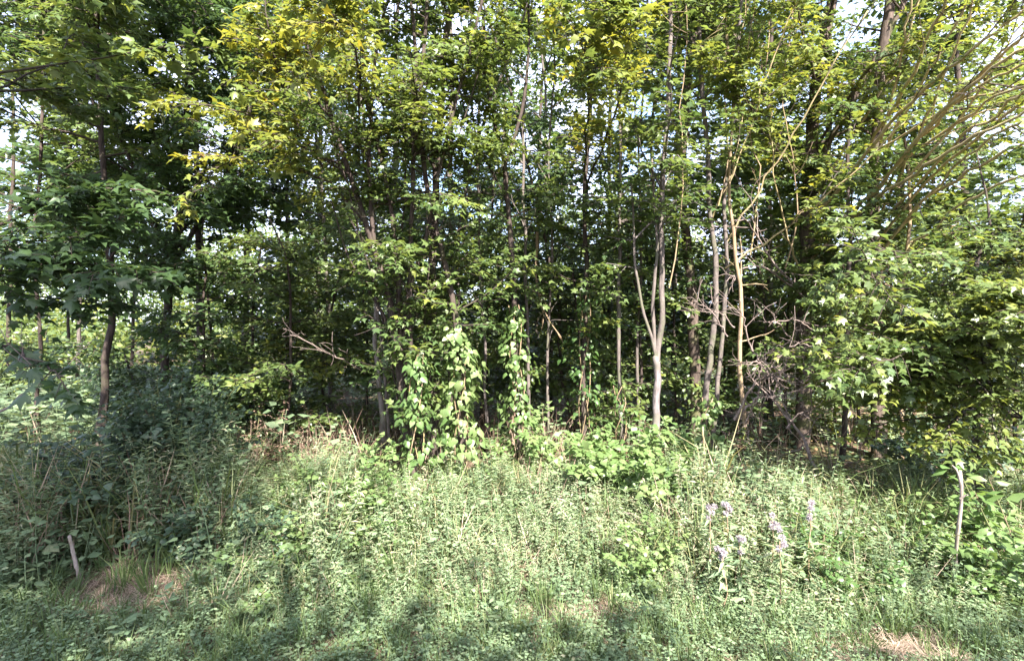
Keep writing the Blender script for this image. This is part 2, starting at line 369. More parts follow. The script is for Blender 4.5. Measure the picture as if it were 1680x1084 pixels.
def grid(name, xs, ys, zf, mat):
    X, Y = np.meshgrid(xs, ys); Z = zf(X, Y); nx, ny = len(xs), len(ys)
    i = (np.arange(ny-1)[:, None]*nx+np.arange(nx-1)[None]).ravel()
    g = Geo(); g.add(np.stack([X, Y, Z], -1), np.concatenate([np.c_[i, i+1, i+nx+1], np.c_[i, i+nx+1, i+nx]]), .5)
    o = g.obj(name, mat, smooth=True); o['kind'] = 'structure'; return o
xs = np.unique(np.r_[np.linspace(-400, -30, 14), np.linspace(-30, -12, 30), np.linspace(-12, 12, 90), np.linspace(12, 30, 30), np.linspace(30, 400, 14)])
ys = np.unique(np.r_[np.linspace(-400, -9, 10), np.linspace(-9, 2.7, 8), np.linspace(2.7, 14, 60), np.linspace(14, 50, 40), np.linspace(50, 500, 14)])
grid('ground', xs, ys, ground_z, ground_mat())

def asphalt():
    m, t = new_mat('asphalt'); N, L = t.nodes.new, t.links.new
    out = N('ShaderNodeOutputMaterial'); pb = N('ShaderNodeBsdfPrincipled'); pb.inputs['Roughness'].default_value = .9
    geo = N('ShaderNodeNewGeometry'); n1 = N('ShaderNodeTexNoise'); n1.inputs['Scale'].default_value = 60; n1.inputs['Detail'].default_value = 8
    L(geo.outputs['Position'], n1.inputs['Vector'])
    r1 = N('ShaderNodeValToRGB'); e = r1.color_ramp.elements; e[0].color = (.03, .03, .032, 1); e[1].color = (.085, .083, .08, 1)
    L(n1.outputs['Fac'], r1.inputs['Fac']); L(r1.outputs['Color'], pb.inputs['Base Color']); L(pb.outputs['BSDF'], out.inputs['Surface'])
    return m
grid('road', np.linspace(-300, 300, 61), np.linspace(-4.6, 2.5, 4), lambda x, y: .02+0*x, asphalt())

# ------------------------------------------------------------------ trees along the edge of the wood, leaf tint mimicking shade below, sun above
TWO = 2*np.pi
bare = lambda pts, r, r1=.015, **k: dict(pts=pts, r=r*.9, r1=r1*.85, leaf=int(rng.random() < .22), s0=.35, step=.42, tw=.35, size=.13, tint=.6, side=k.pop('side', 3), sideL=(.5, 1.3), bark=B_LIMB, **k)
# slender maple on the left
tree('maple_tree', 'slender brown-barked maple standing alone behind the weeds on the left, above the dark domed bush', 'tree', 8.3,
     [([(165, 712), (175, 600), (183, 500), (178, 400), (172, 320), (165, 200), (160, 60)], .06, .025)], B_BROWN,
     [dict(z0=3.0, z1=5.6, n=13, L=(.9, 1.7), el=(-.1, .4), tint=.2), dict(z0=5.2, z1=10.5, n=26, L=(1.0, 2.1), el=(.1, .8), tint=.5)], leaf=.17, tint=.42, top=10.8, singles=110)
# overhanging tree beyond the left frame edge, its boughs reach in
tree('maple_tree', 'broad-leaved maple leaning in from the left edge with drooping boughs tinted dark as shade', 'tree', 5.6,
     [([(-70, 860), (-60, 640), (-40, 440), (-30, 250), (-20, 60)], .10, .04)], B_BROWN,
     [dict(z0=2.8, z1=4.6, n=6, L=(1.0, 1.9), az=(-.5, 1.2), el=(-.1, .4), tint=.12), dict(z0=5.0, z1=9.5, n=24, L=(1.2, 2.6), az=(-1.4, 1.9), el=(.0, .7), tint=.46)],  # low tint paints shade into the drooping boughs
     leaf=.19, tint=.3, top=9.5, singles=150, limb_r=.009,
     extra=[dict(pts=[(-55, 590, 5.6), (10, 560, 5.2), (60, 590, 4.9), (110, 630, 4.6)], r=.018, tint=.1, size=.2, tw=.35, step=.3),
            dict(pts=[(-40, 470, 5.6), (60, 440, 5.6), (170, 430, 5.7), (260, 445, 5.8)], r=.02, tint=.14, size=.19, tw=.6, side=3),
            dict(pts=[(-35, 380, 5.6), (90, 330, 5.9), (220, 310, 6.2), (330, 330, 6.5)], r=.02, tint=.2, size=.18, tw=.65, side=3)])
# dense crown at upper left, its depth shade put into dark leaf tint
tree('maple_tree', 'tall tree with crown darkened for shade and reddish trunk behind the domed bush on the left', 'tree', 10.5,
     [([(272, 660), (270, 560), (280, 440), (300, 300), (310, 120)], .085, .04), ([(280, 440, 10.5), (220, 280, 10.3), (150, 100, 10.0)], .05, .02), ([(280, 440, 10.5), (370, 290, 10.2), (430, 120, 10)], .05, .02)], B_BROWN,
     [dict(z0=3.2, z1=11.5, n=46, L=(1.2, 2.6), tint=.16), dict(stem=1, z0=4.5, z1=11, n=32, L=(1.1, 2.2), tint=.26), dict(stem=2, z0=4.5, z1=11, n=30, L=(1.1, 2.2), tint=.26)],
     leaf=.17, tint=.3, top=11.8, singles=40, lo=MAPLE_LO)
tree('maple_tree', 'pale sunlit maple crown filling the top left corner above the leaning boughs', 'tree', 9.2,
     [([(60, 690), (64, 560), (58, 400), (70, 200), (72, 40)], .034, .018)], B_BROWN,
     [dict(z0=3.6, z1=11, n=34, L=(1.0, 2.2), tint=.5)], leaf=.16, tint=.5, top=11.3, singles=60, lo=MAPLE_LO)
# multi-stemmed clump left of centre, with the yellowing bough
tree('maple_tree', 'many-stemmed maple clump left of centre with a yellowing bough reaching left', 'tree', 6.9,
     [([(690, 840), (668, 720), (655, 600), (640, 500), (612, 400), (575, 290), (540, 180), (500, 60)], .055, .018),
      ([(662, 650), (658, 560), (652, 430), (635, 300), (606, 180), (590, 40)], .038, .016),
      ([(672, 690), (676, 600), (672, 480), (677, 330), (681, 180), (678, 40)], .04, .018),
      ([(668, 720), (660, 620), (668, 500), (700, 380), (726, 260), (760, 130), (790, 10)], .034, .014), ([(655, 620), (640, 540), (600, 470), (570, 420), (545, 330)], .022, .009, 0),
      ([(664, 660), (648, 540), (620, 430), (606, 300), (612, 160), (630, 20)], .034, .015), ([(650, 560), (625, 440), (600, 370), (560, 320)], .024, .01, 0)], B_BROWN,
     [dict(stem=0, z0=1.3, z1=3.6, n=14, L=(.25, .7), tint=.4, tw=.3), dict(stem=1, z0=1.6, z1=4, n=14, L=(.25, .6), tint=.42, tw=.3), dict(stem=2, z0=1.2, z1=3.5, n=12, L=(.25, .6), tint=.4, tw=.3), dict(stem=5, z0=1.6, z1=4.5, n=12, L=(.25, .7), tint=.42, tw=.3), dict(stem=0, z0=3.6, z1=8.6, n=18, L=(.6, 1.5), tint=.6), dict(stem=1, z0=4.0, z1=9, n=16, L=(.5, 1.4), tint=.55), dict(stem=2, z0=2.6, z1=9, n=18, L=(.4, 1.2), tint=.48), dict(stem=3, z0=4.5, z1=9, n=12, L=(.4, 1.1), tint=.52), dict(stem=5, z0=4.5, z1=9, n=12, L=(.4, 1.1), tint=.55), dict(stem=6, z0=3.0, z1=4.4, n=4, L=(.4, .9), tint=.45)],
     leaf=.135, tint=.52, top=9.4, singles=170,
     extra=[dict(pts=[(560, 270, 6.8), (480, 228, 6.4), (390, 180, 6.1), (265, 165, 5.8)], r=.018, tint=.69, size=.14, tw=.5, side=5, bark=B_BROWN),
            dict(pts=[(530, 275, 6.8), (480, 180, 6.5), (445, 70, 6.2), (430, -60, 6.0)], r=.018, tint=.66, size=.14, tw=.55, side=6, bark=B_BROWN),
            dict(pts=[(545, 300, 6.8), (470, 270, 6.5), (400, 260, 6.3), (345, 262, 6.2)], r=.014, tint=.70, size=.13, tw=.35, side=3, bark=B_BROWN),
            dict(pts=[(590, 190, 6.8), (585, 100, 6.0), (575, 40, 5.4), (560, -40, 4.9)], r=.016, tint=.66, size=.15, tw=.55, side=5)])
tree('maple_tree', 'straight dark trunk just left of the vine-hung stem, pale near its top', 'tree', 7.5,
     [([(716, 800), (712, 650), (708, 520), (712, 400), (716, 280), (724, 150), (738, 20)], .065, .035)], B_BROWN,
     [dict(z0=1.6, z1=3.6, n=12, L=(.25, .6), tint=.36, tw=.3), dict(z0=3.4, z1=10, n=30, L=(.6, 1.5), tint=.5)], leaf=.14, tint=.48, top=10.4, singles=60)
VINED, P_VINED = tree('maple_tree', 'leaning trunk near the centre wrapped in sunlit large-leaved vine', 'tree', 7.0,
     [([(762, 810), (758, 700), (754, 590), (742, 490), (722, 400), (700, 300), (690, 160), (700, 20)], .055, .018)], B_BROWN,
     [dict(z0=2.2, z1=4.2, n=14, L=(.25, .6), tint=.36, tw=.3), dict(z0=2.6, z1=9, n=26, L=(.5, 1.2), tint=.48)], leaf=.13, tint=.46, top=9, singles=60)
FORK, P_FORK = tree('maple_tree', 'slim trunk right of centre with a leafy vine column, forking high into pale stems', 'tree', 7.6,
     [([(852, 790), (850, 640), (843, 500), (836, 380), (828, 270)], .05, .036, 0), ([(828, 270), (800, 150), (790, 20)], .026, .013), ([(828, 270), (858, 170), (868, 20)], .028, .013), ([(832, 330), (790, 250), (765, 190), (740, 80)], .018, .009, 0)], B_BROWN,
     [dict(z0=2.4, z1=5.0, n=14, L=(.3, .8), tint=.44), dict(stem=1, z0=5, z1=10, n=15, L=(.6, 1.4), tint=.5), dict(stem=2, z0=6.2, z1=10, n=10, L=(.5, 1.0), tint=.52)],
     leaf=.135, tint=.5, top=10.2, singles=70)
tree('maple_tree', 'leaf-hidden stem between the forked slim trunk and the narrow grey one', 'tree', 8.4,
     [([(962, 760), (958, 600), (962, 450), (958, 330), (966, 200), (972, 30)], .045, .022)], B_BROWN,
     [dict(z0=2.2, z1=10.5, n=34, L=(.4, 1.05), tint=.5)], leaf=.145, tint=.5, top=10.8, singles=90,
     extra=[dict(pts=[(962, 330, 8.4), (960, 220, 7.2), (965, 140, 6.3), (960, 60, 5.6)], r=.02, tint=.64, size=.15, side=7, tw=.55), dict(pts=[(964, 300, 8.4), (1010, 180, 7.2), (1030, 90, 6.2), (1035, 20, 5.6)], r=.02, tint=.66, size=.15, side=6, tw=.5)])
tree('maple_tree', 'narrow grey trunk left of the pale sunlit one, splitting into two stems high up', 'tree', 8.2,
     [([(1021, 735), (1017, 620), (1014, 500), (1016, 400), (1018, 300), (1019, 220), (1010, 120), (998, 0)], .036, .018), ([(1019, 225), (1030, 130), (1046, 0)], .024, .012)], B_GREY,
     [dict(z0=2.9, z1=4.6, n=7, L=(.4, 1.0), tint=.42), dict(z0=6.0, z1=10, n=10, L=(.6, 1.4), tint=.5), dict(stem=1, z0=6, z1=10, n=10, L=(.6, 1.4), tint=.5)], leaf=.14, top=10.4, singles=50)
tree('maple_tree', 'smooth pale trunk in full sun right of centre, forking low into three stems coloured grey for shade', 'tree', 7.4,
     [([(1079, 770), (1077, 690), (1077, 640), (1077, 585)], .058, .05, 0), ([(1077, 590), (1060, 530), (1048, 470), (1040, 400), (1036, 300)], .026, .014, 0), ([(1076, 590), (1071, 520), (1075, 450), (1077, 380), (1070, 260)], .03, .016, 0),
      ([(1078, 592), (1087, 510), (1084, 400), (1090, 250), (1097, 100), (1100, 0)], .045, .024)], B_LAV,
     [dict(stem=1, z0=3.2, z1=4.6, n=6, L=(.4, 1.0), tint=.4), dict(stem=2, z0=3.6, z1=5, n=6, L=(.4, 1.0), tint=.42), dict(stem=3, z0=3.5, z1=9.5, n=22, L=(.6, 1.6), tint=.46)], leaf=.14, top=9.8, singles=70)
tree('maple_tree', 'thick brown furrowed trunk close behind the twin grey stems', 'tree', 9.0,
     [([(1142, 750), (1140, 620), (1136, 490), (1128, 400), (1120, 330), (1125, 180), (1140, 40)], .10, .05)], B_MOSS,
     [dict(z0=4.0, z1=11, n=34, L=(.8, 1.9), tint=.42)], leaf=.15, top=11.5, singles=50, tint=.42)
tree('maple_tree', 'twin grey stems rising side by side and curving right of the pale trunk', 'tree', 7.9,
     [([(1152, 740), (1161, 640), (1170, 540), (1175, 440), (1168, 370), (1160, 250), (1150, 100)], .052, .024), ([(1168, 740), (1176, 640), (1186, 540), (1192, 440), (1188, 330), (1205, 180), (1215, 20)], .038, .018)], B_GREY,
     [dict(z0=4.8, z1=10, n=18, L=(.6, 1.6), tint=.47), dict(stem=1, z0=4.5, z1=9.5, n=16, L=(.5, 1.3), tint=.55)], leaf=.14, top=10, singles=60,
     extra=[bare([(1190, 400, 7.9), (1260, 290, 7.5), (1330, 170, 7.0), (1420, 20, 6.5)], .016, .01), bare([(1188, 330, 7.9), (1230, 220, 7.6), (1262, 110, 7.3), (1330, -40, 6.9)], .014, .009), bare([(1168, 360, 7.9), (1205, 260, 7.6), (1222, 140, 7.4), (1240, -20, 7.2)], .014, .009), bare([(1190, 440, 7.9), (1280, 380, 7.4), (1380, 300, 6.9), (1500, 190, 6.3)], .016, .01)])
# the big tree on the right with bare limbs streaming up and right
tree('large_tree', 'largest trunk on the right, mossy, with long slanting limbs streaming up to the right corner', 'tree', 9.4,
     [([(1316, 790), (1317, 650), (1320, 480), (1324, 380), (1328, 270), (1336, 180), (1348, 90), (1365, 0)], .14, .075), ([(1326, 320, 9.4), (1352, 250, 9.3), (1392, 180, 9), (1440, 90, 8.8)], .06, .03)], B_MOSS,
     [dict(z0=4.8, z1=12, n=34, L=(.9, 2.0), az=(1.0, 4.4), tint=.46), dict(stem=1, z0=5.5, z1=11, n=18, L=(.7, 1.6), tint=.48)], leaf=.15, top=12, singles=60,
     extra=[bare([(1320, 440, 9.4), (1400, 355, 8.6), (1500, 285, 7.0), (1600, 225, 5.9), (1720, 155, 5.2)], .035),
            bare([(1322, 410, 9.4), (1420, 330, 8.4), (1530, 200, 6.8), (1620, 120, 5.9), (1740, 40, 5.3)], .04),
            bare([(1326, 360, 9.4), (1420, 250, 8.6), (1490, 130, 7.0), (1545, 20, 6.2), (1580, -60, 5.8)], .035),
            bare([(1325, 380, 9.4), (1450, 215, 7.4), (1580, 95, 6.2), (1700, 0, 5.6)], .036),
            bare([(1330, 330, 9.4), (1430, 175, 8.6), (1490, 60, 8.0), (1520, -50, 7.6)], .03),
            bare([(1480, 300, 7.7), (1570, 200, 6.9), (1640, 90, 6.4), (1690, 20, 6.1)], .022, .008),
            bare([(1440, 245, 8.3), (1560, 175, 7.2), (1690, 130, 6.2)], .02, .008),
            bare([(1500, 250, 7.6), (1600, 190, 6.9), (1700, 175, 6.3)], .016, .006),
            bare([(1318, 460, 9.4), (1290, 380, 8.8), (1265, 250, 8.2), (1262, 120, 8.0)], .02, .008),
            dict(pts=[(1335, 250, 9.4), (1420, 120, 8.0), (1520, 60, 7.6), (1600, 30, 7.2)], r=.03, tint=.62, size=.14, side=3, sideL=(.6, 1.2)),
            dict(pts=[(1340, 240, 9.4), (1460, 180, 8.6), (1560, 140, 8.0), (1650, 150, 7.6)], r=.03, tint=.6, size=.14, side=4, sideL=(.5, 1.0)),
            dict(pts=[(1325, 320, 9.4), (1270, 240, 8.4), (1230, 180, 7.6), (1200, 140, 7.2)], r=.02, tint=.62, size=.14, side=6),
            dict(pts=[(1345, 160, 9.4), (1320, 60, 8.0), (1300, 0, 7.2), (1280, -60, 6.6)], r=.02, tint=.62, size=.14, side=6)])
tree('maple_tree', 'slim leaning brown trunk between the largest trunk and the thick mossy one', 'tree', 8.2,
     [([(1378, 785), (1386, 690), (1392, 600), (1390, 500), (1396, 400)], .045, .025)], B_BROWN,
     [dict(z0=2.6, z1=6, n=16, L=(.6, 1.4), tint=.4)], leaf=.15, top=6.2, singles=60, tint=.4)
tree('large_tree', 'thick mossy trunk half hidden by sunlit maple leaves on the right', 'tree', 8.8,
     [([(1446, 800), (1443, 700), (1441, 600), (1438, 480), (1432, 360), (1440, 200)], .125, .07)], B_MOSS,
     [dict(z0=2.4, z1=7, n=44, L=(.9, 1.9), az=(-.3, 3.6), tint=.5)], leaf=.15, top=9, singles=50, tint=.45,
     extra=[bare([(1437, 420, 8.8), (1520, 330, 7.6), (1620, 265, 6.4), (1740, 200, 5.4)], .03), bare([(1434, 340, 8.8), (1500, 240, 7.6), (1580, 150, 6.6), (1690, 40, 5.7)], .03),
            bare([(1433, 380, 8.8), (1540, 262, 7.2), (1640, 180, 6.1), (1750, 100, 5.3)], .026), bare([(1436, 290, 8.8), (1490, 180, 7.8), (1540, 90, 7.0), (1600, -30, 6.3)], .026),
            bare([(1437, 400, 8.8), (1500, 320, 7.8), (1590, 235, 6.7), (1700, 150, 5.7), (1760, 115, 5.3)], .026), bare([(1434, 320, 8.8), (1520, 215, 7.4), (1610, 120, 6.3), (1720, 20, 5.5)], .026),
            bare([(1436, 360, 8.8), (1480, 280, 8.0), (1530, 170, 7.2), (1575, 60, 6.6), (1610, -40, 6.2)], .026), bare([(1435, 300, 8.8), (1540, 222, 7.2), (1650, 150, 6.0), (1750, 130, 5.3)], .022),
            bare([(1434, 270, 8.8), (1466, 150, 8.0), (1490, 40, 7.4), (1500, -40, 7.1)], .024), bare([(1436, 430, 8.8), (1540, 300, 7.2), (1620, 230, 6.2), (1740, 160, 5.3)], .02),
            bare([(1438, 450, 8.8), (1560, 350, 7.0), (1650, 300, 6.1), (1750, 262, 5.4)], .02), bare([(1438, 250, 8.8), (1560, 170, 7.0), (1650, 120, 6.0), (1750, 80, 5.4)], .022)])
tree('maple_sapling', 'thin reddish sapling trunk standing right of the thick mossy trunk', 'tree', 8.6,
     [([(1482, 795), (1480, 700), (1472, 600), (1478, 500)], .045, .02)], B_TAN,
     [dict(z0=2.4, z1=5.5, n=14, L=(.6, 1.3), tint=.42)], leaf=.14, top=5.6, singles=40)
# leafy maple at the right edge, boughs layered low
tree('maple_tree', 'leafy young maple at the right edge with low sunlit boughs layered toward the road', 'tree', 6.3,
     [([(1610, 860), (1606, 700), (1596, 560), (1600, 470), (1606, 400)], .05, .006)], B_BROWN,
     [dict(z0=1.3, z1=3.5, n=30, L=(.8, 1.8), az=(2.4, 5.4), el=(-.45, .25), tint=.55, tw=.6), dict(z0=2.4, z1=3.7, n=12, L=(.8, 1.6), el=(-.3, .2), tint=.5), dict(z0=1.2, z1=2.6, n=24, L=(.8, 1.8), az=(2.2, 4.4), el=(-.35, .3), tint=.54)], leaf=.125, tint=.44, top=4.2, singles=300, min_px=10,
     extra=[dict(pts=[(1600, 470, 6.3), (1540, 420, 5.8), (1470, 420, 5.6), (1400, 450, 5.5)], r=.016, tint=.5, size=.13, side=6), dict(pts=[(1600, 600, 6.3), (1540, 570, 5.7), (1470, 580, 5.4), (1400, 620, 5.3)], r=.016, tint=.46, size=.13, side=6),
            dict(pts=[(1610, 560, 6.3), (1650, 520, 5.6), (1690, 500, 5.2), (1740, 480, 4.9)], r=.016, tint=.48, size=.13, side=5), dict(pts=[(1605, 420, 6.3), (1640, 390, 5.9), (1690, 370, 5.6), (1740, 370, 5.4)], r=.014, tint=.52, size=.13, side=5)])
# slim stems between
tree('maple_sapling', 'sunlit pinkish sapling trunk left of the many-stemmed clump', 'tree', 9.0,
     [([(628, 700), (622, 620), (614, 540), (618, 440), (610, 320)], .045, .022)], B_PALE, [dict(z0=3.4, z1=8, n=18, L=(.6, 1.5), tint=.42)], leaf=.14, top=8, singles=30, tint=.42)
tree('maple_sapling', 'dark thin double stem between the two vine columns', 'tree', 11,
     [([(792, 690), (794, 600), (790, 500), (786, 400)], .05, .025), ([(794, 610), (802, 500), (806, 380)], .035, .018)], B_BROWN, [dict(z0=2.6, z1=9, n=26, L=(.8, 1.8), tint=.28)], leaf=.16, top=9, singles=0, tint=.28, lo=MAPLE_LO)
tree('maple_sapling', 'dark leaning stem bent left, between the right vine column and the leaf-hidden stem', 'tree', 10,
     [([(938, 700), (924, 630), (918, 560), (915, 480), (890, 380)], .04, .022)], B_BROWN, [dict(z0=2.8, z1=9, n=24, L=(.8, 1.7), tint=.3)], leaf=.15, top=9.4, singles=0, tint=.3, lo=MAPLE_LO)

# ------------------------------------------------------------------ trees further in
def back_tree(label, px, d, h, r, tint, n, lean=0, zc=3.0, Lm=(1.0, 2.4), name='woodland_tree', leaf=.225):
    gz = .34; pyb = 542+(EYE-gz)/d*FPX; pyt = 542-(h*.6-EYE)/d*FPX
    tree(name, label, 'tree', d, [([(px, pyb), (px+lean*.4, (pyb+pyt)/2), (px+lean, pyt)], r, r*.35)], B_BROWN if rng.random() < .7 else B_GREY,
         [dict(z0=zc, z1=h, n=int(n*.85), L=Lm, tint=tint, el=(.0, .7))], leaf=leaf, tint=tint, top=h, singles=0, tpl=DIAMOND, lo=DIAMOND, kind='ovate', tw_len=.8, step=.19, lstep=.115, group='trees standing further back in the wood')
BT = [
 ('tall sparse tree deep in the wood right of the forked slim trunk', 880, 19, 17, .09, .42, 40, 6),
 ('tall dark tree deep in the wood between the left edge and the domed bush', 128, 14, 15, .05, .3, 60, 10),
 ('tall dense tree deep in the wood above the domed bush', 330, 13, 14, .09, .28, 60, -10),
 ('tall dense tree deep in the wood left of the many-stemmed clump', 520, 18, 15, .10, .36, 60, 5),
 ('dark trunk far back at the left edge below the leaning boughs', 12, 13, 12, .055, .42, 40, 10),
 ('thin black trunk far back, just right of the slender left maple', 214, 15, 13, .05, .40, 36, 20),
 ('thin trunk far back between the left edge and the slender left maple', 112, 16, 14, .045, .45, 40, 5),
 ('thin straight trunk far back right of the domed bush', 472, 14, 11, .06, .42, 34, 0),
 ('back tree right of the domed bush with low dark green boughs', 400, 17, 14, .12, .36, 44, 10),
 ('back tree seen in the gap left of the many-stemmed clump', 545, 13, 9, .07, .40, 34, -15),
 ('back tree behind the many-stemmed clump', 640, 16, 14, .12, .42, 46, 10),
 ('back tree behind the straight dark trunk near the centre', 740, 13.5, 12, .09, .36, 44, 0),
 ('back tree between the two vine columns, furthest in', 815, 18, 14, .09, .38, 22, 10),
 ('back tree left of the leaf-hidden stem with dark low boughs', 905, 14, 11, .06, .32, 32, -10),
 ('back tree behind the narrow grey trunk', 1000, 15, 13, .08, .36, 30, 0),
 ('back tree behind the pale sunlit trunk', 1062, 12, 9, .06, .32, 32, 8),
 ('back tree right of the pale sunlit trunk, hung with dark leaves', 1105, 16, 13, .10, .38, 38, 5),
 ('back tree behind the twin grey stems', 1200, 14, 14, .11, .42, 46, 10),
 ('back tree behind the tangled dead branches', 1262, 12.5, 12, .09, .40, 44, 0),
 ('back tree between the largest trunk and the slim leaning one', 1360, 13.5, 13, .10, .42, 46, 0),
 ('back tree behind the thick mossy trunk', 1470, 15, 14, .12, .44, 50, 10),
 ('back tree behind the young maple at the right edge', 1590, 13, 12, .11, .45, 50, -10),
 ('back tree at the far right edge', 1690, 16, 14, .13, .45, 50, 0),
]
for (lb, px, d, h, r, tn, n, le) in BT:
    back_tree(lb, px, d, h, r, tn, n, le, zc=1.8 if 450 < px < 1300 else (4.6 if px < 450 else 2.4))

# leafy saplings in the shade between the front trunks; tints imitate shade and light
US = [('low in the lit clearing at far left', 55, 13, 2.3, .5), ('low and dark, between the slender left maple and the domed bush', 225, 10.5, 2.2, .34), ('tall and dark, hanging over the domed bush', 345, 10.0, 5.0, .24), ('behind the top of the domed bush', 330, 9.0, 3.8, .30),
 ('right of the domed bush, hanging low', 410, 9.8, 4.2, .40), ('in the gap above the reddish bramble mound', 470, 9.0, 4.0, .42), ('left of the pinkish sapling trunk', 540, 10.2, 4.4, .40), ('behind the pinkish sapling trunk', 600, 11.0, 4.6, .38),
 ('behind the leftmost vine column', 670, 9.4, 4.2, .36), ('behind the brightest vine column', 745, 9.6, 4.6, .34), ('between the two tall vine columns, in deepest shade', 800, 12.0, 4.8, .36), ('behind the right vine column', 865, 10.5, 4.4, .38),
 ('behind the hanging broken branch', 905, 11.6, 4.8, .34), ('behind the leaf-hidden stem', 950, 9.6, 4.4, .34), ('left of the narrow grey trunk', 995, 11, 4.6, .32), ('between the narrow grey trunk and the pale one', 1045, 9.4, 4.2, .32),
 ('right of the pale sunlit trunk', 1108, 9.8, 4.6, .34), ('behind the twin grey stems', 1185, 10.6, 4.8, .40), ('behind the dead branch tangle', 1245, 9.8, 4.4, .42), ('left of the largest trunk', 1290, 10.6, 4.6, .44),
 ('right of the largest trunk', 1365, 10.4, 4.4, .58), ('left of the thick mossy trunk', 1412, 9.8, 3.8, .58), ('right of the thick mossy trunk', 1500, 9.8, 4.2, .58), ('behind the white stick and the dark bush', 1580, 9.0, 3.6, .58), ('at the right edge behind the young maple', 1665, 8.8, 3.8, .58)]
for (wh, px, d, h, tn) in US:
    tn += .08 if 450 < px < 1300 else 0  # lighter leaf tint stands in for light among the inner saplings
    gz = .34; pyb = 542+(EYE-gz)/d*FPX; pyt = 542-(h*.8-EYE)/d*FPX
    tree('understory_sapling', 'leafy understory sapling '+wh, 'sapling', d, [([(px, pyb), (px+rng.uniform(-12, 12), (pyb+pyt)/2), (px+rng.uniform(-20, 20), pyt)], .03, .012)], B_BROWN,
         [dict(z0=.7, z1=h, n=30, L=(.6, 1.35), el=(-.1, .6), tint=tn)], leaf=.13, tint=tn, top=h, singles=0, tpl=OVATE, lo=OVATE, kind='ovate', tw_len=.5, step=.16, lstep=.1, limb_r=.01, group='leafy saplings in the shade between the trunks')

# far wood: one mass of foliage beyond the clearing
def mass(name, blobs, tpl, mat, size, per_m2, tint, kind='stuff'):
    lv = []
    g = Geo()
    for (c, r, tn) in blobs:
        n = int(per_m2*4*np.pi*((r[0]*r[1]+r[0]*r[2]+r[1]*r[2])/3))
        u = nrm(rng.normal(size=(n, 3))); rad = rng.uniform(.55, 1.05, n)**.6
        lump = 1+.22*np.sin(u[:, 0]*5+c[0])*np.cos(u[:, 2]*6+c[1])
        pos = np.array(c)+u*np.array(r)*(rad*lump)[:, None]
        ok = pos[:, 2] > .3
        pos, u = pos[ok], u[ok]; n = len(pos)
        fw = nrm(rng.normal(0, .6, (n, 3))+u*.5-[0, 0, .3]); up = nrm(u*.6+[0, 0, .6]+rng.normal(0, .4, (n, 3)))
        put(g, tpl, pos, fw, up, size*rng.uniform(.6, 1.3, n), np.clip(tn+rng.normal(0, .07, n), 0, 1))
    o = g.obj(name, mat, None, kind); return o
blobs = []
for i in range(64):
    x = rng.uniform(-34, 34); y = rng.uniform(21, 34); h = rng.uniform(3.0, 6.0)
    blobs.append(((x, y, h*.42), (rng.uniform(1.4, 2.8), rng.uniform(1.2, 2.2), h*.55), rng.uniform(.42, .66)))
for i in range(58):
    x = rng.uniform(-50, 50); y = rng.uniform(32, 46); h = rng.uniform(8, 14.5)
    blobs.append(((x, y, h*.5), (rng.uniform(2, 4), rng.uniform(2, 3), h*.5), rng.uniform(.36, .55)))
mass('far_woodland_foliage', blobs, DIAMOND, M_LEAF, .34, 9.5, .5)
for o in [bpy.data.objects['far_woodland_foliage']]:
    o['label'] = 'hazy sunlit green thicket beyond the shaded trunks'

# ------------------------------------------------------------------ undergrowth
def plant_tpl(n_leaf, h, leaf, tpl, z0=.15, droop=.3, spiral=2.4, spread=0, tint=(.3, .7), stem_r=.006, upright=.35, top_small=.5):
    g = Geo(); k = 3; w = np.linspace(0, 1, k); bend = rng.normal(0, .08, 2)
    path = np.c_[bend[0]*h*w**2, bend[1]*h*w**2, h*w]
    tubes(g, path, stem_r*(1-.7*w), 3, .5)
    f = np.linspace(z0, 1, n_leaf); a = np.arange(n_leaf)*spiral+rng.uniform(0, .5, n_leaf)
    pos = np.c_[np.interp(f, w, path[:, 0]), np.interp(f, w, path[:, 1]), f*h]
    fw = np.c_[np.cos(a), np.sin(a), upright-droop*rng.uniform(0, 1.6, n_leaf)]
    pos = pos+nrm(fw)*spread*rng.uniform(0, 1, n_leaf)[:, None]
    up = np.array([0, 0, 1.])+rng.normal(0, .25, (n_leaf, 3))
    sz = leaf*(1-(1-top_small)*f)*rng.uniform(.7, 1.2, n_leaf)
    put(g, tpl, pos, fw, up, sz, rng.uniform(*tint, n_leaf))
    return np.concatenate(g.v), np.concatenate(g.t), np.concatenate(g.c)

def blade_tuft(n, h, w, lean, tint):
    g = Geo()
    for i in range(n):
        a = rng.uniform(0, TWO); b = rng.uniform(.15, lean); L = h*rng.uniform(.5, 1.15); d = np.array([math.cos(a), math.sin(a), 0]); s = np.array([-d[1], d[0], 0])*w*.5
        o = d*rng.uniform(0, .03); p1 = o+d*L*b*.35+[0, 0, L*.6]; p2 = o+d*L*b*1.1+[0, 0, L*(1-.25*b)]
        g.add([o-s, o+s, p1+s*.8, p1-s*.8, p2], [[0, 1, 2], [0, 2, 3], [3, 2, 4]], rng.uniform(*tint))
    return np.concatenate(g.v), np.concatenate(g.t), np.concatenate(g.c)

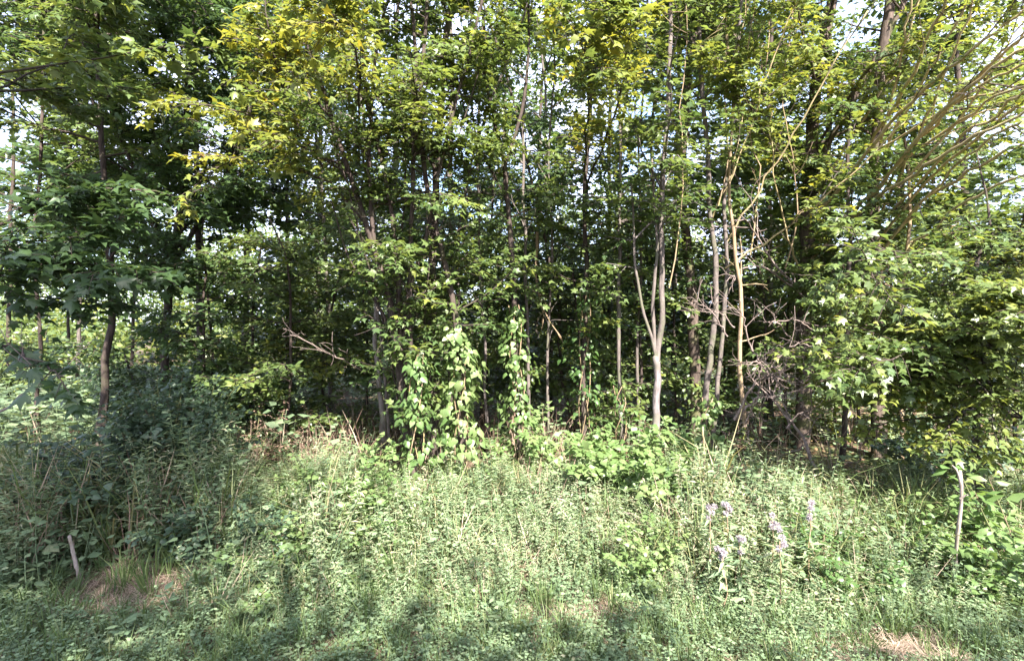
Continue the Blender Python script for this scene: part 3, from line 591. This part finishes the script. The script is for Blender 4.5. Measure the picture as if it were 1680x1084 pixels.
def scatter(geo, tpls, x, y, scale, tint_off, tilt=.12, z=None):
    which = rng.integers(0, len(tpls), len(x)); z = ground_z(x, y) if z is None else z
    for i, (v, t, c) in enumerate(tpls):
        m = which == i; n = m.sum()
        if not n: continue
        a = rng.uniform(0, TWO, n); ca, sa = np.cos(a), np.sin(a); tx, ty = rng.normal(0, tilt, n), rng.normal(0, tilt, n)
        s = scale[m]
        X = (v[None, :, 0]*ca[:, None]-v[None, :, 1]*sa[:, None]); Y = (v[None, :, 0]*sa[:, None]+v[None, :, 1]*ca[:, None]); Z = np.broadcast_to(v[None, :, 2], X.shape)
        W = np.stack([X+Z*tx[:, None], Y+Z*ty[:, None], Z], -1)*s[:, None, None]
        W[..., 0] += x[m][:, None]; W[..., 1] += y[m][:, None]; W[..., 2] += z[m][:, None]-.01
        T = (t[None]+(np.arange(n)*len(v))[:, None, None]).reshape(-1, 3)
        geo.add(W.reshape(-1, 3), T, np.clip(np.tile(c, n)+np.repeat(tint_off[m], len(v)), 0, 1))

def sample(n, y0, y1, margin=1.06, extra=0):
    """Points spread evenly over the part of the strip y0..y1 that the picture can see, plus a margin."""
    y = np.sqrt(rng.uniform(y0**2, y1**2, n)); x = rng.uniform(-1, 1, n)*(y*margin+.6+extra); return x, y

BROAD = [plant_tpl(14, rng.uniform(.25, .42), rng.uniform(.05, .10), HEART_LO, .1, .4, 2.4, .11, (.3, .75), upright=.3, top_small=.75) for _ in range(6)]
TRIF = [plant_tpl(20, rng.uniform(.2, .42), rng.uniform(.045, .085), DIAMOND, .1, .4, 2.4, .12, (.3, .65), upright=.3, top_small=.8) for _ in range(9)]
GOLD = [plant_tpl(int(rng.integers(24, 46)), rng.uniform(.7, 1.0), rng.uniform(.08, .15), LANCE, .1, rng.uniform(.1, .5), 2.4, 0, (.4, .95), .004, rng.uniform(.1, .7), rng.uniform(.3, .8)) for _ in range(12)]
NETL = [plant_tpl(20, .75, .11, OVATE, .2, .5, 1.57, .02, (.3, .65), .005, .2, .5) for _ in range(4)]
FLOOR = [plant_tpl(16, .5, .12, DIAMOND, .15, .4, 2.4, .12, (.3, .65), .005, .3, .7) for _ in range(5)]
TUFT = [blade_tuft(12, .34, .009, .9, (.1, .7)) for _ in range(6)]
DOCK = [plant_tpl(9, .2, .095, OVATE, .05, .3, 2.4, .03, (.3, .7), .006, .6, .8) for _ in range(4)]
LONG = [blade_tuft(9, .9, .011, 1.3, (.2, .95)) for _ in range(5)]
TUFT_DRY = [blade_tuft(11, .24, .007, 2.2, (.75, 1.)) for _ in range(4)]
BRAMBLE = [blade_tuft(5, .8, .010, .5, (.1, .9)) for _ in range(5)]

def patch(x, y, s=1., o=0.): return .5+.5*hnoise(x*s*.55+o, y*s*.7+o*1.7)
def bald(x, y):     # trampled dry spots that the photo shows at left and bottom right
    b = np.exp(-(((x+3.6)/.7)**2+((y-4.75)/.45)**2))+np.exp(-(((x-.45)/.55)**2+((y-4.45)/.16)**2))+np.exp(-(((x-3.0)/.7)**2+((y-4.0)/.2)**2))
    return b
def weed_h(x, y):   # how tall the growth stands
    u = x/np.maximum(y, 1)
    top = np.interp(u, [-1.1, -.8, -.6, -.47, -.37, -.27, -.1, .0, .1, .22, .34, .44, .55, .68, .8, .92, 1.1], [1.0, 1.08, .95, .5, .86, .5, .60, .44, .58, .38, .76, .92, .78, .52, .68, .5, .66])
    ramp = np.clip((y-4.0)/1.3, 0, 1)*np.clip((7.6-y)/1.3, .35, 1)
    return (.16+(top-.16)*ramp)*(.5+.5*patch(x, y, 1.9, 3)+.5*patch(x, y, .8, 9))

# broad-leaved ground cover
x, y = sample(5600, 3.2, 7.6); p = patch(x, y, 1.0, 1.); k = (rng.random(len(x)) < np.maximum(.2+.6*p, np.clip(2.4-(y-3.2)*.9, 0, 1))) & (bald(x, y) < .35); x, y = x[k], y[k]
g = Geo(); half = rng.random(len(x)) < .45+.4*(patch(x, y, .8, 7)-.5)
off = .34*(patch(x, y, 1.1, 5)-.5)+rng.normal(0, .09, len(x)); sc = np.clip(weed_h(x, y)/.5, .4, 1.7)*rng.uniform(.6, 1.25, len(x))
scatter(g, BROAD, x[half], y[half], sc[half], off[half], .2); scatter(g, TRIF, x[~half], y[~half], sc[~half], off[~half], .2)
x, y = sample(2600, 3.3, 5.0); k = bald(x, y) < .5; x, y = x[k], y[k]
scatter(g, TRIF, x, y, rng.uniform(.35, .75, len(x)), .3*(patch(x, y, 1.4, 25)-.5)+rng.normal(0, .1, len(x)), .3)
g.obj('ground_cover_foliage', M_WEED, None, 'stuff')['label'] = 'low broad-leaved weeds covering the roadside bank'
# feathery goldenrod and nettles
x, y = sample(5600, 4.2, 7.6); k = (rng.random(len(x)) < np.clip(.12+2.4*(patch(x, y, .9, 11)-.15), .08, 1)) & (bald(x, y) < .2); x, y = x[k], y[k]
g = Geo(); sc = weed_h(x, y)/.85*rng.uniform(.65, 1.25, len(x)); off = .34*(patch(x, y, .9, 15)-.45)+rng.normal(.04, .09, len(x)); a = rng.random(len(x)) < .72
scatter(g, GOLD, x[a], y[a], sc[a], off[a], .22); scatter(g, NETL, x[~a], y[~a], sc[~a], off[~a]-.05, .15)
g.obj('tall_weeds', M_WEED, None, 'stuff')['label'] = 'feathery upright weeds massed along the wood edge'
x, y = sample(380, 3.9, 6.2); k = (bald(x, y) < .3) & (rng.random(len(x)) < .2+.9*patch(x, y, 1.5, 41)); x, y = x[k], y[k]
g = Geo(); scatter(g, DOCK, x, y, rng.uniform(.6, 1.4, len(x)), rng.normal(0, .15, len(x)), .25)
g.obj('broad_leaf_weeds', M_WEED, None, 'stuff')['label'] = 'scattered large-leaved weeds among the finer growth'
# grass at the verge
x, y = sample(4200, 3.3, 6.2); k = rng.random(len(x)) < np.clip(1.1-(y-3.6)/1.6, .2, 1); x, y = x[k], y[k]
g = Geo(); scatter(g, TUFT, x, y, rng.uniform(.4, 1.3, len(x))*np.clip(.6+(y-3.6)*.35, .5, 1.2), rng.normal(0, .1, len(x)), .2)
g.obj('verge_grass', M_GRASS, None, 'stuff')['label'] = 'short green grass along the road verge'
x, y = sample(2200, 3.5, 7.2); k = (rng.random(len(x)) < patch(x, y, 1.2, 31)) & (bald(x, y) < .15); x, y = x[k], y[k]
g = Geo(); scatter(g, LONG, x, y, weed_h(x, y)*rng.uniform(.9, 1.7, len(x)), rng.normal(0, .15, len(x)), .25)
g.obj('long_grass', M_GRASS, None, 'stuff')['label'] = 'long arching grass blades among the roadside weeds'
x, y = sample(800, 4.2, 7.2); k = bald(x, y) < .2; x, y = x[k], y[k]; g = Geo(); scatter(g, BRAMBLE, x, y, weed_h(x, y)*rng.uniform(.8, 1.5, len(x)), rng.normal(.2, .2, len(x)), .25)
g.obj('dry_stalks', M_DRY, None, 'stuff')['label'] = 'thin dry brown stalks mixed into the weeds'
x, y = sample(14000, 3.4, 6.8); b = bald(x, y); k = rng.random(len(x)) < .04+b; x, y = x[k], y[k]
g = Geo(); scatter(g, TUFT_DRY, x, y, rng.uniform(.3, .6, len(x)), rng.normal(0, .1, len(x)), .6)
g.obj('dry_grass', M_DRY, None, 'stuff')['label'] = 'straw-coloured dry grass in trampled patches'
# shaded floor of the wood
x, y = sample(4200, 7.6, 24, 1.06); g = Geo(); k = rng.random(len(x)) < .25+.75*patch(x, y, .5, 21); x, y = x[k], y[k]
scatter(g, FLOOR, x, y, rng.uniform(.6, 1.6, len(x)), rng.normal(.05, .1, len(x)), .2)
x, y = sample(2600, 8.0, 19); k = x/y < -.42; x, y = x[k], y[k]; scatter(g, FLOOR, x, y, rng.uniform(1.2, 2.3, len(x)), rng.normal(.0, .12, len(x)), .2)
g.obj('woodland_undergrowth', M_WEED, None, 'stuff')['label'] = 'leafy undergrowth on the shaded woodland floor'
x, y = sample(1500, 6.9, 10.5); u = x/y
k = rng.random(len(x)) < .12+.9*np.exp(-((u-.03)/.13)**2)+.7*np.exp(-((u+.32)/.1)**2)+.6*np.exp(-((u+.5)/.05)**2); x, y = x[k], y[k]
g = Geo(); scatter(g, BRAMBLE, x, y, rng.uniform(.6, 1.25, len(x)), rng.normal(-.05, .2, len(x)), .25)
g.obj('dry_brambles', M_DRY, None, 'stuff')['label'] = 'reddish brown dead bramble stalks under the trees'
n = 8000; x, y = sample(n, 6.2, 16); a = rng.uniform(0, TWO, n)
g = Geo(); put(g, OVATE, np.c_[x, y, ground_z(x, y)+.015+rng.uniform(0, .02, n)], np.c_[np.cos(a), np.sin(a), rng.normal(0, .2, n)], np.array([0, 0, 1.])+rng.normal(0, .3, (n, 3)), rng.uniform(.06, .13, n), rng.random(n))
g.obj('leaf_litter', M_LITTER, None, 'stuff')['label'] = 'brown fallen leaves scattered under the trees'

# ------------------------------------------------------------------ vines on the trunks
def vine(label, path, z0, z1, n, rad, leaf, tint, singles, name='climbing_vine', group='broad-leaved vines climbing the trunks'):
    i = (path[:, 2] >= z0) & (path[:, 2] <= z1); p = path[i]; base = p[0].copy()
    root = thing(name, label, 'vine', base, group)
    wood = Geo()
    for s in range(3):
        th = np.linspace(0, 5, len(p))+s*2.1; q = p+np.c_[np.cos(th), np.sin(th), 0*th]*.09
        tubes(wood, q, np.full(len(q), .008), 4)
    wood.obj('vine_stem', B_TAN, root)
    lv = Leaves(); u = rng.random(n)**.85; c = np.stack([np.interp(u*(len(p)-1), np.arange(len(p)), p[:, j]) for j in range(3)], 1)
    a = rng.uniform(0, TWO, n); out = np.c_[np.cos(a), np.sin(a), 0*a]
    flare = rad*(1.3-.8*u)*(1+.5*np.sin(u*13+a+base[0]*3))
    pos = c+out*(flare*rng.uniform(.45, 1.1, n))[:, None]+rng.normal(0, .03, (n, 3))
    fw = out*.55+rng.normal(0, .35, (n, 3))-[0, 0, .9]; up = out*1.0+[0, 0, .5]+rng.normal(0, .3, (n, 3))
    kk = (np.sin(u*9+a*2+base[0]*7)+.5*np.sin(u*23+base[0])+rng.normal(0, .4, n)) > -.75
    pos, fw, up = pos[kk], fw[kk], up[kk]; n = len(pos)
    lv.add(pos, fw, up, leaf*rng.uniform(.4, 1.2, n), tint+rng.normal(0, .15, n))
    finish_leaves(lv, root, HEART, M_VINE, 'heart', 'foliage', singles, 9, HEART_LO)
clump = stem_path([(690, 840), (668, 720), (655, 600), (640, 500)], 6.85)
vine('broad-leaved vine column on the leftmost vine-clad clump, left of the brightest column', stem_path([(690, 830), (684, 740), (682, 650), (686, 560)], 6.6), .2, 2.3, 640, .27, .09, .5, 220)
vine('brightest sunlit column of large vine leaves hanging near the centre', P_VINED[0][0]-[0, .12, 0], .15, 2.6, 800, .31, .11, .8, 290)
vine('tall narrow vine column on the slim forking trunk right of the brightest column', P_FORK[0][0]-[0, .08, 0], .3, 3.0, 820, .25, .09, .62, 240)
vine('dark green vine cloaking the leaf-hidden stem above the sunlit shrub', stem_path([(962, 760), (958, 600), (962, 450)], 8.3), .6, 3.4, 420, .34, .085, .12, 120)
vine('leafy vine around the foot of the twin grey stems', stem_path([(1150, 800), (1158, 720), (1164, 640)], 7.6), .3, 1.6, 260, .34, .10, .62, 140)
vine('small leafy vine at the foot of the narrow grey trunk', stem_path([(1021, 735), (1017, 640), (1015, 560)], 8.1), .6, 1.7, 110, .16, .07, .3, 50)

# ------------------------------------------------------------------ shrubs
def shrub(label, base, n, L, leaf, tint, singles, mat=M_BUSH, kind='bush', tpl=HEART, el=(.2, 1.3), tw=.32, step=.11, name='shrub', droop=.22, bark=B_STEM, sx=1.0):
    root = thing(name, label, 'shrub', base); lv, wood = Leaves(), Geo()
    for i in range(n):
        az = rng.uniform(0, TWO); e = rng.uniform(*el)
        q = limb_path(np.array(base)+rng.normal(0, .08, 3)*[1, 1, 0], (math.cos(az)*math.cos(e)*sx, math.sin(az)*math.cos(e), math.sin(e)), rng.uniform(*L), .02, .1, droop)
        q[:, 2] = np.maximum(q[:, 2], base[2]+.02)
        tubes(wood, q, np.linspace(.012, .004, len(q)), 3); twigs_on(q, wood, lv, .15, leaf, tint+rng.normal(0, .06), tw, step, .075, LIGHT, .004, 2)
    wood.obj('stems', bark, root, 'stuff'); finish_leaves(lv, root, tpl, mat, kind, 'foliage', singles, 8, HEART_LO if tpl is HEART else None)
    return root
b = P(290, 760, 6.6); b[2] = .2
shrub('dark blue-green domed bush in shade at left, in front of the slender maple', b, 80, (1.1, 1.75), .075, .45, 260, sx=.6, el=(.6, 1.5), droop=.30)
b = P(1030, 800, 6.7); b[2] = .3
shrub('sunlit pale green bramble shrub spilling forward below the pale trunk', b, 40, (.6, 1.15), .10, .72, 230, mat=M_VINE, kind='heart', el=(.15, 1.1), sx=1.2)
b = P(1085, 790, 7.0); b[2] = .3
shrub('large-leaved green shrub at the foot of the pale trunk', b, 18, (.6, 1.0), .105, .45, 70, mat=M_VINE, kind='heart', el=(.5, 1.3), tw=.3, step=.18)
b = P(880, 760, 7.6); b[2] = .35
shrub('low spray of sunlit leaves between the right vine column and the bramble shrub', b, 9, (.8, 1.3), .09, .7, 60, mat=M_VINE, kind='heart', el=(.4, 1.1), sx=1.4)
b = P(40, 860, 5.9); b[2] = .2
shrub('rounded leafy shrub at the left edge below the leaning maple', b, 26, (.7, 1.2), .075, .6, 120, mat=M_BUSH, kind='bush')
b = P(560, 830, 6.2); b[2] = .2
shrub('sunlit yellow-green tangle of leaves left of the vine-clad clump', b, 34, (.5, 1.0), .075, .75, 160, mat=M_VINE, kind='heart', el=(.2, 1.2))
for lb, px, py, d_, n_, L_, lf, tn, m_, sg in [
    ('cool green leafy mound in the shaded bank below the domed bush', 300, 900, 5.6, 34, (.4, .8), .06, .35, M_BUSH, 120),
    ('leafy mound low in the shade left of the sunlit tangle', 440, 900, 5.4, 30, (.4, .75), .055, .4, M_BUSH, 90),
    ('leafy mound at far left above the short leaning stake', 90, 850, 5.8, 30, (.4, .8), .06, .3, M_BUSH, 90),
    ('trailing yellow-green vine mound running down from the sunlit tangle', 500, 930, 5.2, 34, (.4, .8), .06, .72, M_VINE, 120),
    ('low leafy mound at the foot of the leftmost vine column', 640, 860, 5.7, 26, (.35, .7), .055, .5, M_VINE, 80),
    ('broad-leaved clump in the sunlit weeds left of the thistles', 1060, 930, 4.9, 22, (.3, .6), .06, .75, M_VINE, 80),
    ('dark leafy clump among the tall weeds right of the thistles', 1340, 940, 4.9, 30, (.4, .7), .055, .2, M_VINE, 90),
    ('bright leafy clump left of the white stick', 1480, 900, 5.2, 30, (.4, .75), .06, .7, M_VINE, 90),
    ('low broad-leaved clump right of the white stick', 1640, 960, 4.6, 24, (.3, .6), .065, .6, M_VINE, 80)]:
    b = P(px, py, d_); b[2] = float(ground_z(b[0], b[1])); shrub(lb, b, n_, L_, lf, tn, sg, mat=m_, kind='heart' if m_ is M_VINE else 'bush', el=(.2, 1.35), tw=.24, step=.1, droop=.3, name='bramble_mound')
b = P(420, 760, 8.0); b[2] = .3
shrub('reddish dry bramble mound right of the domed bush', b, 16, (.6, 1.0), .05, .3, 0, mat=M_DRY, kind='dry', tpl=OVATE, step=.22)
b = P(1670, 860, 4.9); b[2] = .15
shrub('bright shrub with long leaves at the right edge beside the white stick', b, 10, (.6, 1.0), .15, .6, 50, mat=M_VINE, kind='oval', tpl=OVATE, el=(.5, 1.3), tw=.25, step=.2)
b = P(1560, 800, 7.2); b[2] = .3
shrub('dark green bush under the young maple, left of the white stick', b, 24, (.6, 1.1), .09, .35, 90)

# ------------------------------------------------------------------ dead wood, stakes, stalks
def branch(label, pts, r, bark=B_DEAD, side=4, sideL=(.25, .7), name='dead_branch', cat='branch', group=None, r1=.006, up=.1):
    w = np.array([P(*c) for c in pts]); root = thing(name, label, cat, w[0], group)
    q = spline(w, 14); q = q+rng.normal(0, .012, q.shape); g = Geo(); tubes(g, q, np.linspace(r, r1, 14), 7, .5, .08); g.obj('stem', bark, root, smooth=True)
    for _ in range(side):
        i = rng.integers(3, 13); dd = nrm(q[i]-q[i-1]); v = dd+rng.normal(0, .55, 3)+[0, 0, up]
        g = Geo(); L = rng.uniform(*sideL); s = limb_path(q[i], v, L, 0, .2); tubes(g, s, np.linspace(r*.4, .003, len(s)), 5)
        for _2 in range(2):
            j = rng.integers(1, len(s)-1); s2 = limb_path(s[j], nrm(s[j]-s[j-1])+rng.normal(0, .6, 3), L*.5, 0, .2); tubes(g, s2, np.linspace(r*.2, .0025, len(s2)), 4)
        g.obj('twig', bark, root)
    return root
GT = 'dead branches tangled right of the twin grey stems'
branch('pale forked dead branch lying open beside the twin grey stems', [(1205, 690, 7.4), (1225, 650, 7.3), (1243, 620, 7.25), (1250, 600, 7.2)], .022, side=2, group=GT)
branch('pale bent dead branch sweeping right from the forked one', [(1210, 690, 7.4), (1232, 660, 7.3), (1262, 650, 7.2), (1300, 655, 7.1)], .02, side=3, group=GT)
branch('leaning dead branch with its foot in the weeds, lowest right of the tangle', [(1338, 770, 7.4), (1312, 710, 7.5), (1270, 660, 7.6), (1225, 610, 7.8)], .026, side=6, group=GT)
for k_ in range(20):
    x0, y0 = rng.uniform(1195, 1320), rng.uniform(520, 745); x1, y1 = x0+rng.uniform(-70, 80), y0+rng.uniform(-80, 30); dd = rng.uniform(7.2, 8.2)
    branch('one of the crossed brown dead branches in the dark tangle right of the twin stems', [(x0, y0, dd), ((x0+x1)/2, (y0+y1)/2-12, dd-.1), (x1, y1, dd-.2)], .013, side=5, group=GT)
branch('bare grey dead branch arching across the foot of the largest trunk, upper one', [(1320, 490, 9.0), (1270, 430, 8.2), (1240, 385, 7.9), (1215, 350, 7.6)], .022, side=7, sideL=(.3, .9), group=GT)
branch('bare grey dead branch reaching left from the largest trunk, lower one', [(1300, 470, 8.8), (1255, 440, 8.2), (1220, 440, 7.9), (1190, 460, 7.6)], .018, side=7, sideL=(.3, .8), group=GT)
branch('hanging pale broken branch left of the leaf-hidden stem', [(882, 380, 9.0), (880, 440, 8.9), (888, 500, 8.8), (922, 556, 8.6)], .028, bark=B_TAN, side=3)
branch('broken bare branch poking left out of the many-stemmed clump', [(600, 610, 8.0), (560, 590, 7.6), (520, 570, 7.3), (478, 548, 7.0)], .010, side=7, sideL=(.2, .5))
branch('grey bare branch end sticking in below the leaning boughs at left edge', [(-20, 690, 5.3), (30, 655, 5.1), (70, 630, 4.9), (105, 612, 4.8)], .014, side=2)
branch('fallen dead branch lying at the foot of the slim leaning trunk', [(1290, 800, 7.5), (1330, 775, 7.6), (1380, 760, 7.7), (1420, 755, 7.8)], .018, side=4)

def stake(label, pts, r, bark, name, extra=()):
    w = np.array([P(*c) for c in pts]); root = thing(name, label, 'stick', w[0]); q = spline(w, 12); q[1:-1] += rng.normal(0, .0025, q[1:-1].shape)
    g = Geo(); tubes(g, q, np.linspace(r, r*.8, 12), 8, .5, .1); g.obj('shaft', bark, root, smooth=True)
    for e in extra:
        g = Geo(); e = np.array([P(*c) for c in e]); tubes(g, spline(e, 6), np.linspace(r*.7, r*.35, 6), 6, .5, .1); g.obj('stub', bark, root, smooth=True)
stake('bare whitish broken stick standing in the weeds at right with a crooked top', [(1566, 950, 4.75), (1571, 880, 4.72), (1577, 820, 4.7), (1575, 772, 4.72)], .016, B_WHITE, 'broken_stick',
      [[(1575, 790, 4.71), (1570, 772, 4.7), (1562, 763, 4.7)], [(1575, 818, 4.7), (1584, 812, 4.68), (1588, 812, 4.66)]])
stake('short pale leaning stake beside the dry patch at lower left', [(134, 968, 4.95), (128, 938, 4.9), (121, 908, 4.88), (114, 878, 4.88)], .018, B_WHITE, 'stake')
stake('thin bare stalk standing below the foot of the twin grey stems', [(1156, 850, 6.4), (1154, 800, 6.4), (1156, 750, 6.4), (1153, 700, 6.4)], .014, B_TAN, 'dry_stalk')
branch('dead grey cane leaning in the weeds right of the bramble shrub', [(1140, 930, 5.2), (1090, 880, 5.5), (1050, 850, 5.7), (1010, 835, 5.9)], .010, side=3)
branch('second dead cane sloping through the weeds below the bramble shrub', [(1130, 870, 5.6), (1090, 850, 5.7), (1050, 820, 5.9)], .010, side=3)

# dead vines draped in the trees
for k_, (lb, pts, r) in enumerate([
    ('thick dead vine trunk rising through the tangle right of the twin stems', [(1222, 700, 7.7), (1212, 600, 7.7), (1217, 500, 7.7), (1206, 400, 7.7), (1196, 300, 7.6), (1203, 180, 7.5), (1190, 20, 7.4)], .035),
    ('tan hanging vine left of the big trunk, looping nearest to it', [(1290, 440, 8.4), (1310, 340, 8.3), (1296, 240, 8.2), (1285, 150, 8.1), (1300, 20, 8)], .012),
    ('tan hanging vine midway between the twin stems and the big trunk', [(1232, 420, 8.0), (1245, 300, 8.0), (1228, 200, 8.0), (1258, 100, 7.9), (1262, -20, 7.9)], .012),
    ('thin tan vine trailing diagonally beside the twin stems', [(1180, 340, 7.4), (1196, 250, 7.4), (1190, 150, 7.3), (1215, 60, 7.2), (1225, -30, 7.2)], .010),
    ('thin dark vine hanging straight left of the twin stems', [(1098, 470, 7.0), (1120, 330, 7.0), (1115, 200, 7.0), (1128, 60, 6.9), (1120, -40, 6.9)], .009),
    ]):
    branch(lb, pts, r, bark=B_TAN, side=5, sideL=(.3, .9), name='hanging_vine', cat='vine', r1=r*.5, up=-.3)
for i, (px, py, d_, n_) in enumerate([(600, 190, 7.2, 0), (676, 120, 7.8, 0)]):
    pass
branch('pale bare pole-like stem behind the many-stemmed clump', [(676, 770, 8.3), (675, 600, 8.3), (674, 420, 8.3), (678, 300, 8.3), (676, 200, 8.3), (681, 60, 8.3), (684, -40, 8.3)], .032, bark=B_LAV, side=4, name='bare_stem', cat='tree', r1=.018)
branch('pale bare stem right of the forked slim trunk, in front of the widest sky gap', [(868, 770, 8.4), (866, 600, 8.4), (862, 420, 8.4), (858, 300, 8.4), (861, 170, 8.4), (868, 60, 8.4), (878, -50, 8.4)], .03, bark=B_GREY, side=5, name='bare_stem', cat='tree', r1=.016)

for lb, pts, r in [('thin grey stem leaning left behind the many-stemmed clump', [(640, 770, 7.9), (630, 600, 7.9), (612, 420, 7.9), (598, 260, 7.9), (560, 120, 7.8), (540, -40, 7.8)], .024),
    ('thin grey stem leaning right above the brightest vine column', [(748, 770, 7.8), (756, 600, 7.8), (750, 440, 7.8), (766, 300, 7.8), (800, 180, 7.7), (850, 60, 7.6), (880, -40, 7.5)], .026),
    ('slender brown stem fanning far left out of the clump below the yellowing bough', [(672, 790, 7.0), (650, 640, 7.0), (622, 500, 6.9), (588, 380, 6.8), (566, 290, 6.7), (540, 200, 6.7)], .014),
    ('slender grey stem rising straight through the clump, close behind the left vine column', [(682, 790, 7.1), (668, 620, 7.1), (656, 450, 7.1), (666, 280, 7.1), (652, 120, 7.1), (646, -40, 7.1)], .016),
    ('slender stem leaning right out of the clump across the straight dark trunk', [(692, 790, 7.2), (696, 620, 7.2), (704, 450, 7.1), (728, 300, 7.0), (768, 170, 6.9), (800, 60, 6.8)], .014),
    ('slender grey stem standing between the straight dark trunk and the forked one', [(800, 760, 8.6), (796, 600, 8.6), (786, 420, 8.6), (780, 250, 8.6), (770, 100, 8.6), (775, -40, 8.6)], .026),
    ('slender brown stem rising behind the hanging broken branch', [(902, 760, 8.8), (898, 600, 8.8), (906, 420, 8.8), (900, 250, 8.8), (910, 100, 8.8), (905, -40, 8.8)], .026),
    ('slender dark stem rising close behind the narrow grey trunk', [(1050, 740, 9.2), (1046, 560, 9.2), (1052, 400, 9.2), (1046, 250, 9.2), (1062, 80, 9.2), (1060, -40, 9.2)], .028)]:
    branch(lb, pts, r, bark=B_BROWN if r < .02 else B_GREY, side=7, sideL=(.4, 1.1), name='bare_stem', cat='tree', r1=r*.5, up=.5)

# dry flower stalks with fluffy heads
def fluff(label, px, py, d, h):
    p = P(px, py, d); base = p.copy(); base[2] = float(ground_z(p[0], p[1])); root = thing('thistle_plant', label, 'thistle', base, 'withered thistles gone to seed in the weeds at right')
    top = p-[0, 0, 0]; k = np.linspace(0, 1, 6)[:, None]; q = base+(top-base)*k+np.c_[rng.normal(0, .01, (6, 2)), np.zeros(6)]
    g = Geo(); tubes(g, q, np.linspace(.007, .004, 6), 5); g.obj('stem', B_TAN, root)
    lv = Leaves(); n = 26; f = rng.uniform(.2, .9, n); a = rng.uniform(0, TWO, n)
    g = Geo(); put(g, LANCE, base+(top-base)*f[:, None], np.c_[np.cos(a), np.sin(a), rng.uniform(-.4, .4, n)], np.array([0, 0, 1.])+rng.normal(0, .3, (n, 3)), rng.uniform(.08, .16, n), rng.uniform(.2, .9, n)); g.obj('foliage', M_WEED, root, 'stuff')
    for j in range(5):
        c = top+rng.normal(0, .028, 3)+[0, 0, -.03*j+.04]; n = 90; u = nrm(rng.normal(size=(n, 3))); g = Geo()
        put(g, LANCE, c+u*.006, u, nrm(rng.normal(size=(n, 3))), rng.uniform(.016, .034, n), rng.random(n)); g.obj('seed_head', M_FLUFF, root)
for lb, px, py, d_ in [('tall withered thistle with fluffy heads, leftmost in the right weeds', 1165, 835, 4.75), ('fluffy thistle second from left, tallest pair', 1194, 828, 4.8), ('fluffy thistle lowest of the group beside the dead canes', 1188, 905, 4.4),
                      ('bright white-headed thistle in the middle of the group', 1215, 880, 4.5), ('fluffy thistle upper right of the bright white-headed one', 1268, 852, 4.6), ('small fluffy thistle below the upper right one', 1280, 888, 4.4), ('thistle further right, set apart in the tall weeds', 1328, 835, 4.7)]:
    fluff(lb, px, py, d_, 1)

# single tall stalks that stand out of the weeds
def tall_weed(label, px, py, d):
    p = P(px, py, d); base = p.copy(); base[2] = float(ground_z(p[0], p[1])); h = p[2]-base[2]
    root = thing('goldenrod_plant', label, 'weed', base, 'tall leafy stalks standing above the weeds')
    w = np.linspace(0, 1, 8)[:, None]; q = base+(p-base)*w+np.c_[.04*np.sin(w*2+px), .02*np.cos(w*3), 0*w]*w
    g = Geo(); tubes(g, q, np.linspace(.008, .003, 8), 5); g.obj('stem', B_STEM, root)
    lv = Leaves(); n = 90; f = np.linspace(.15, 1, n); c = np.stack([np.interp(f*7, np.arange(8), q[:, j]) for j in range(3)], 1); a = np.arange(n)*2.4
    lv.add(c, np.c_[np.cos(a), np.sin(a), np.full(n, .35)+rng.normal(0, .2, n)], np.array([0, 0, 1.])+rng.normal(0, .2, (n, 3)), .15*(1-.55*f)*rng.uniform(.8, 1.2, n), .6+rng.normal(0, .1, n))
    finish_leaves(lv, root, LANCE, M_WEED, 'lance', 'foliage', 30, 8)
for lb, px, py, d_ in [('tall leafy stalk in shade right of the domed bush', 460, 760, 6.2), ('tall leafy stalk just left of the sunlit tangle', 505, 752, 6.0), ('tallest leafy stalk in front of the gap between the two vine columns', 806, 718, 6.4),
                      ('leafy stalk right of the tallest one, below the right vine column', 838, 742, 6.3), ('leafy stalk left of the tallest one, below the brightest vine', 782, 770, 6.0), ('short leafy stalk below the left vine column', 722, 790, 5.9), ('leafy stalk at left end of the weeds under the slender maple', 140, 705, 6.7),
                      ('leafy stalk in the weeds right of the tangled branches', 1240, 738, 6.6), ('leafy stalk below the slim leaning brown trunk', 1380, 755, 6.5), ('leafy stalk left of the white stick', 1490, 790, 6.0), ('leafy stalk at far right above the long-leaved shrub', 1655, 770, 5.6)]:
    tall_weed(lb, px, py, d_)

# ------------------------------------------------------------------ trees across the road, behind the viewer: they shade the near verge and the left bank
def opposite(x, y, h, r0, n, label):
    g = Geo(); root = thing('roadside_tree', label, 'tree', (x, y, 0), 'trees across the road')
    tubes(g, spline([(x, y, -.2), (x+.1, y, h*.4), (x-.1, y+.2, h*.8)], 10), np.linspace(.22, .07, 10), 9); g.obj('trunk', B_BROWN, root, smooth=True)
    g = Geo(); m = 26
    for k in range(m):
        c = np.array([x, y, h*.66])+nrm(rng.normal(size=3))*np.array([r0, r0*.8, h*.34])*rng.uniform(.35, 1.0); u = rng.normal(size=(n, 3))*np.array([.8, .8, .5])
        put(g, OVATE, c+u, rng.normal(size=(n, 3)), np.array([0, 0, 1.])+rng.normal(0, .5, (n, 3)), rng.uniform(.18, .34, n), rng.uniform(.3, .6, n))
    g.obj('crown', M_LEAF, root, 'stuff')
opposite(-3.6, -6.6, 20.5, 3.2, 230, 'tall tree across the road, left of the viewer')
opposite(0.1, -6.8, 16.6, 2.3, 230, 'tall slim tree across the road behind the viewer')
opposite(3.2, -6.6, 11.9, 2.2, 210, 'low round tree across the road, just right of the viewer')
opposite(7.6, -6.8, 10.8, 2.6, 210, 'lower tree across the road, far right of the viewer')
opposite(-9.0, -6.8, 20.0, 3.0, 210, 'far left tree across the road')
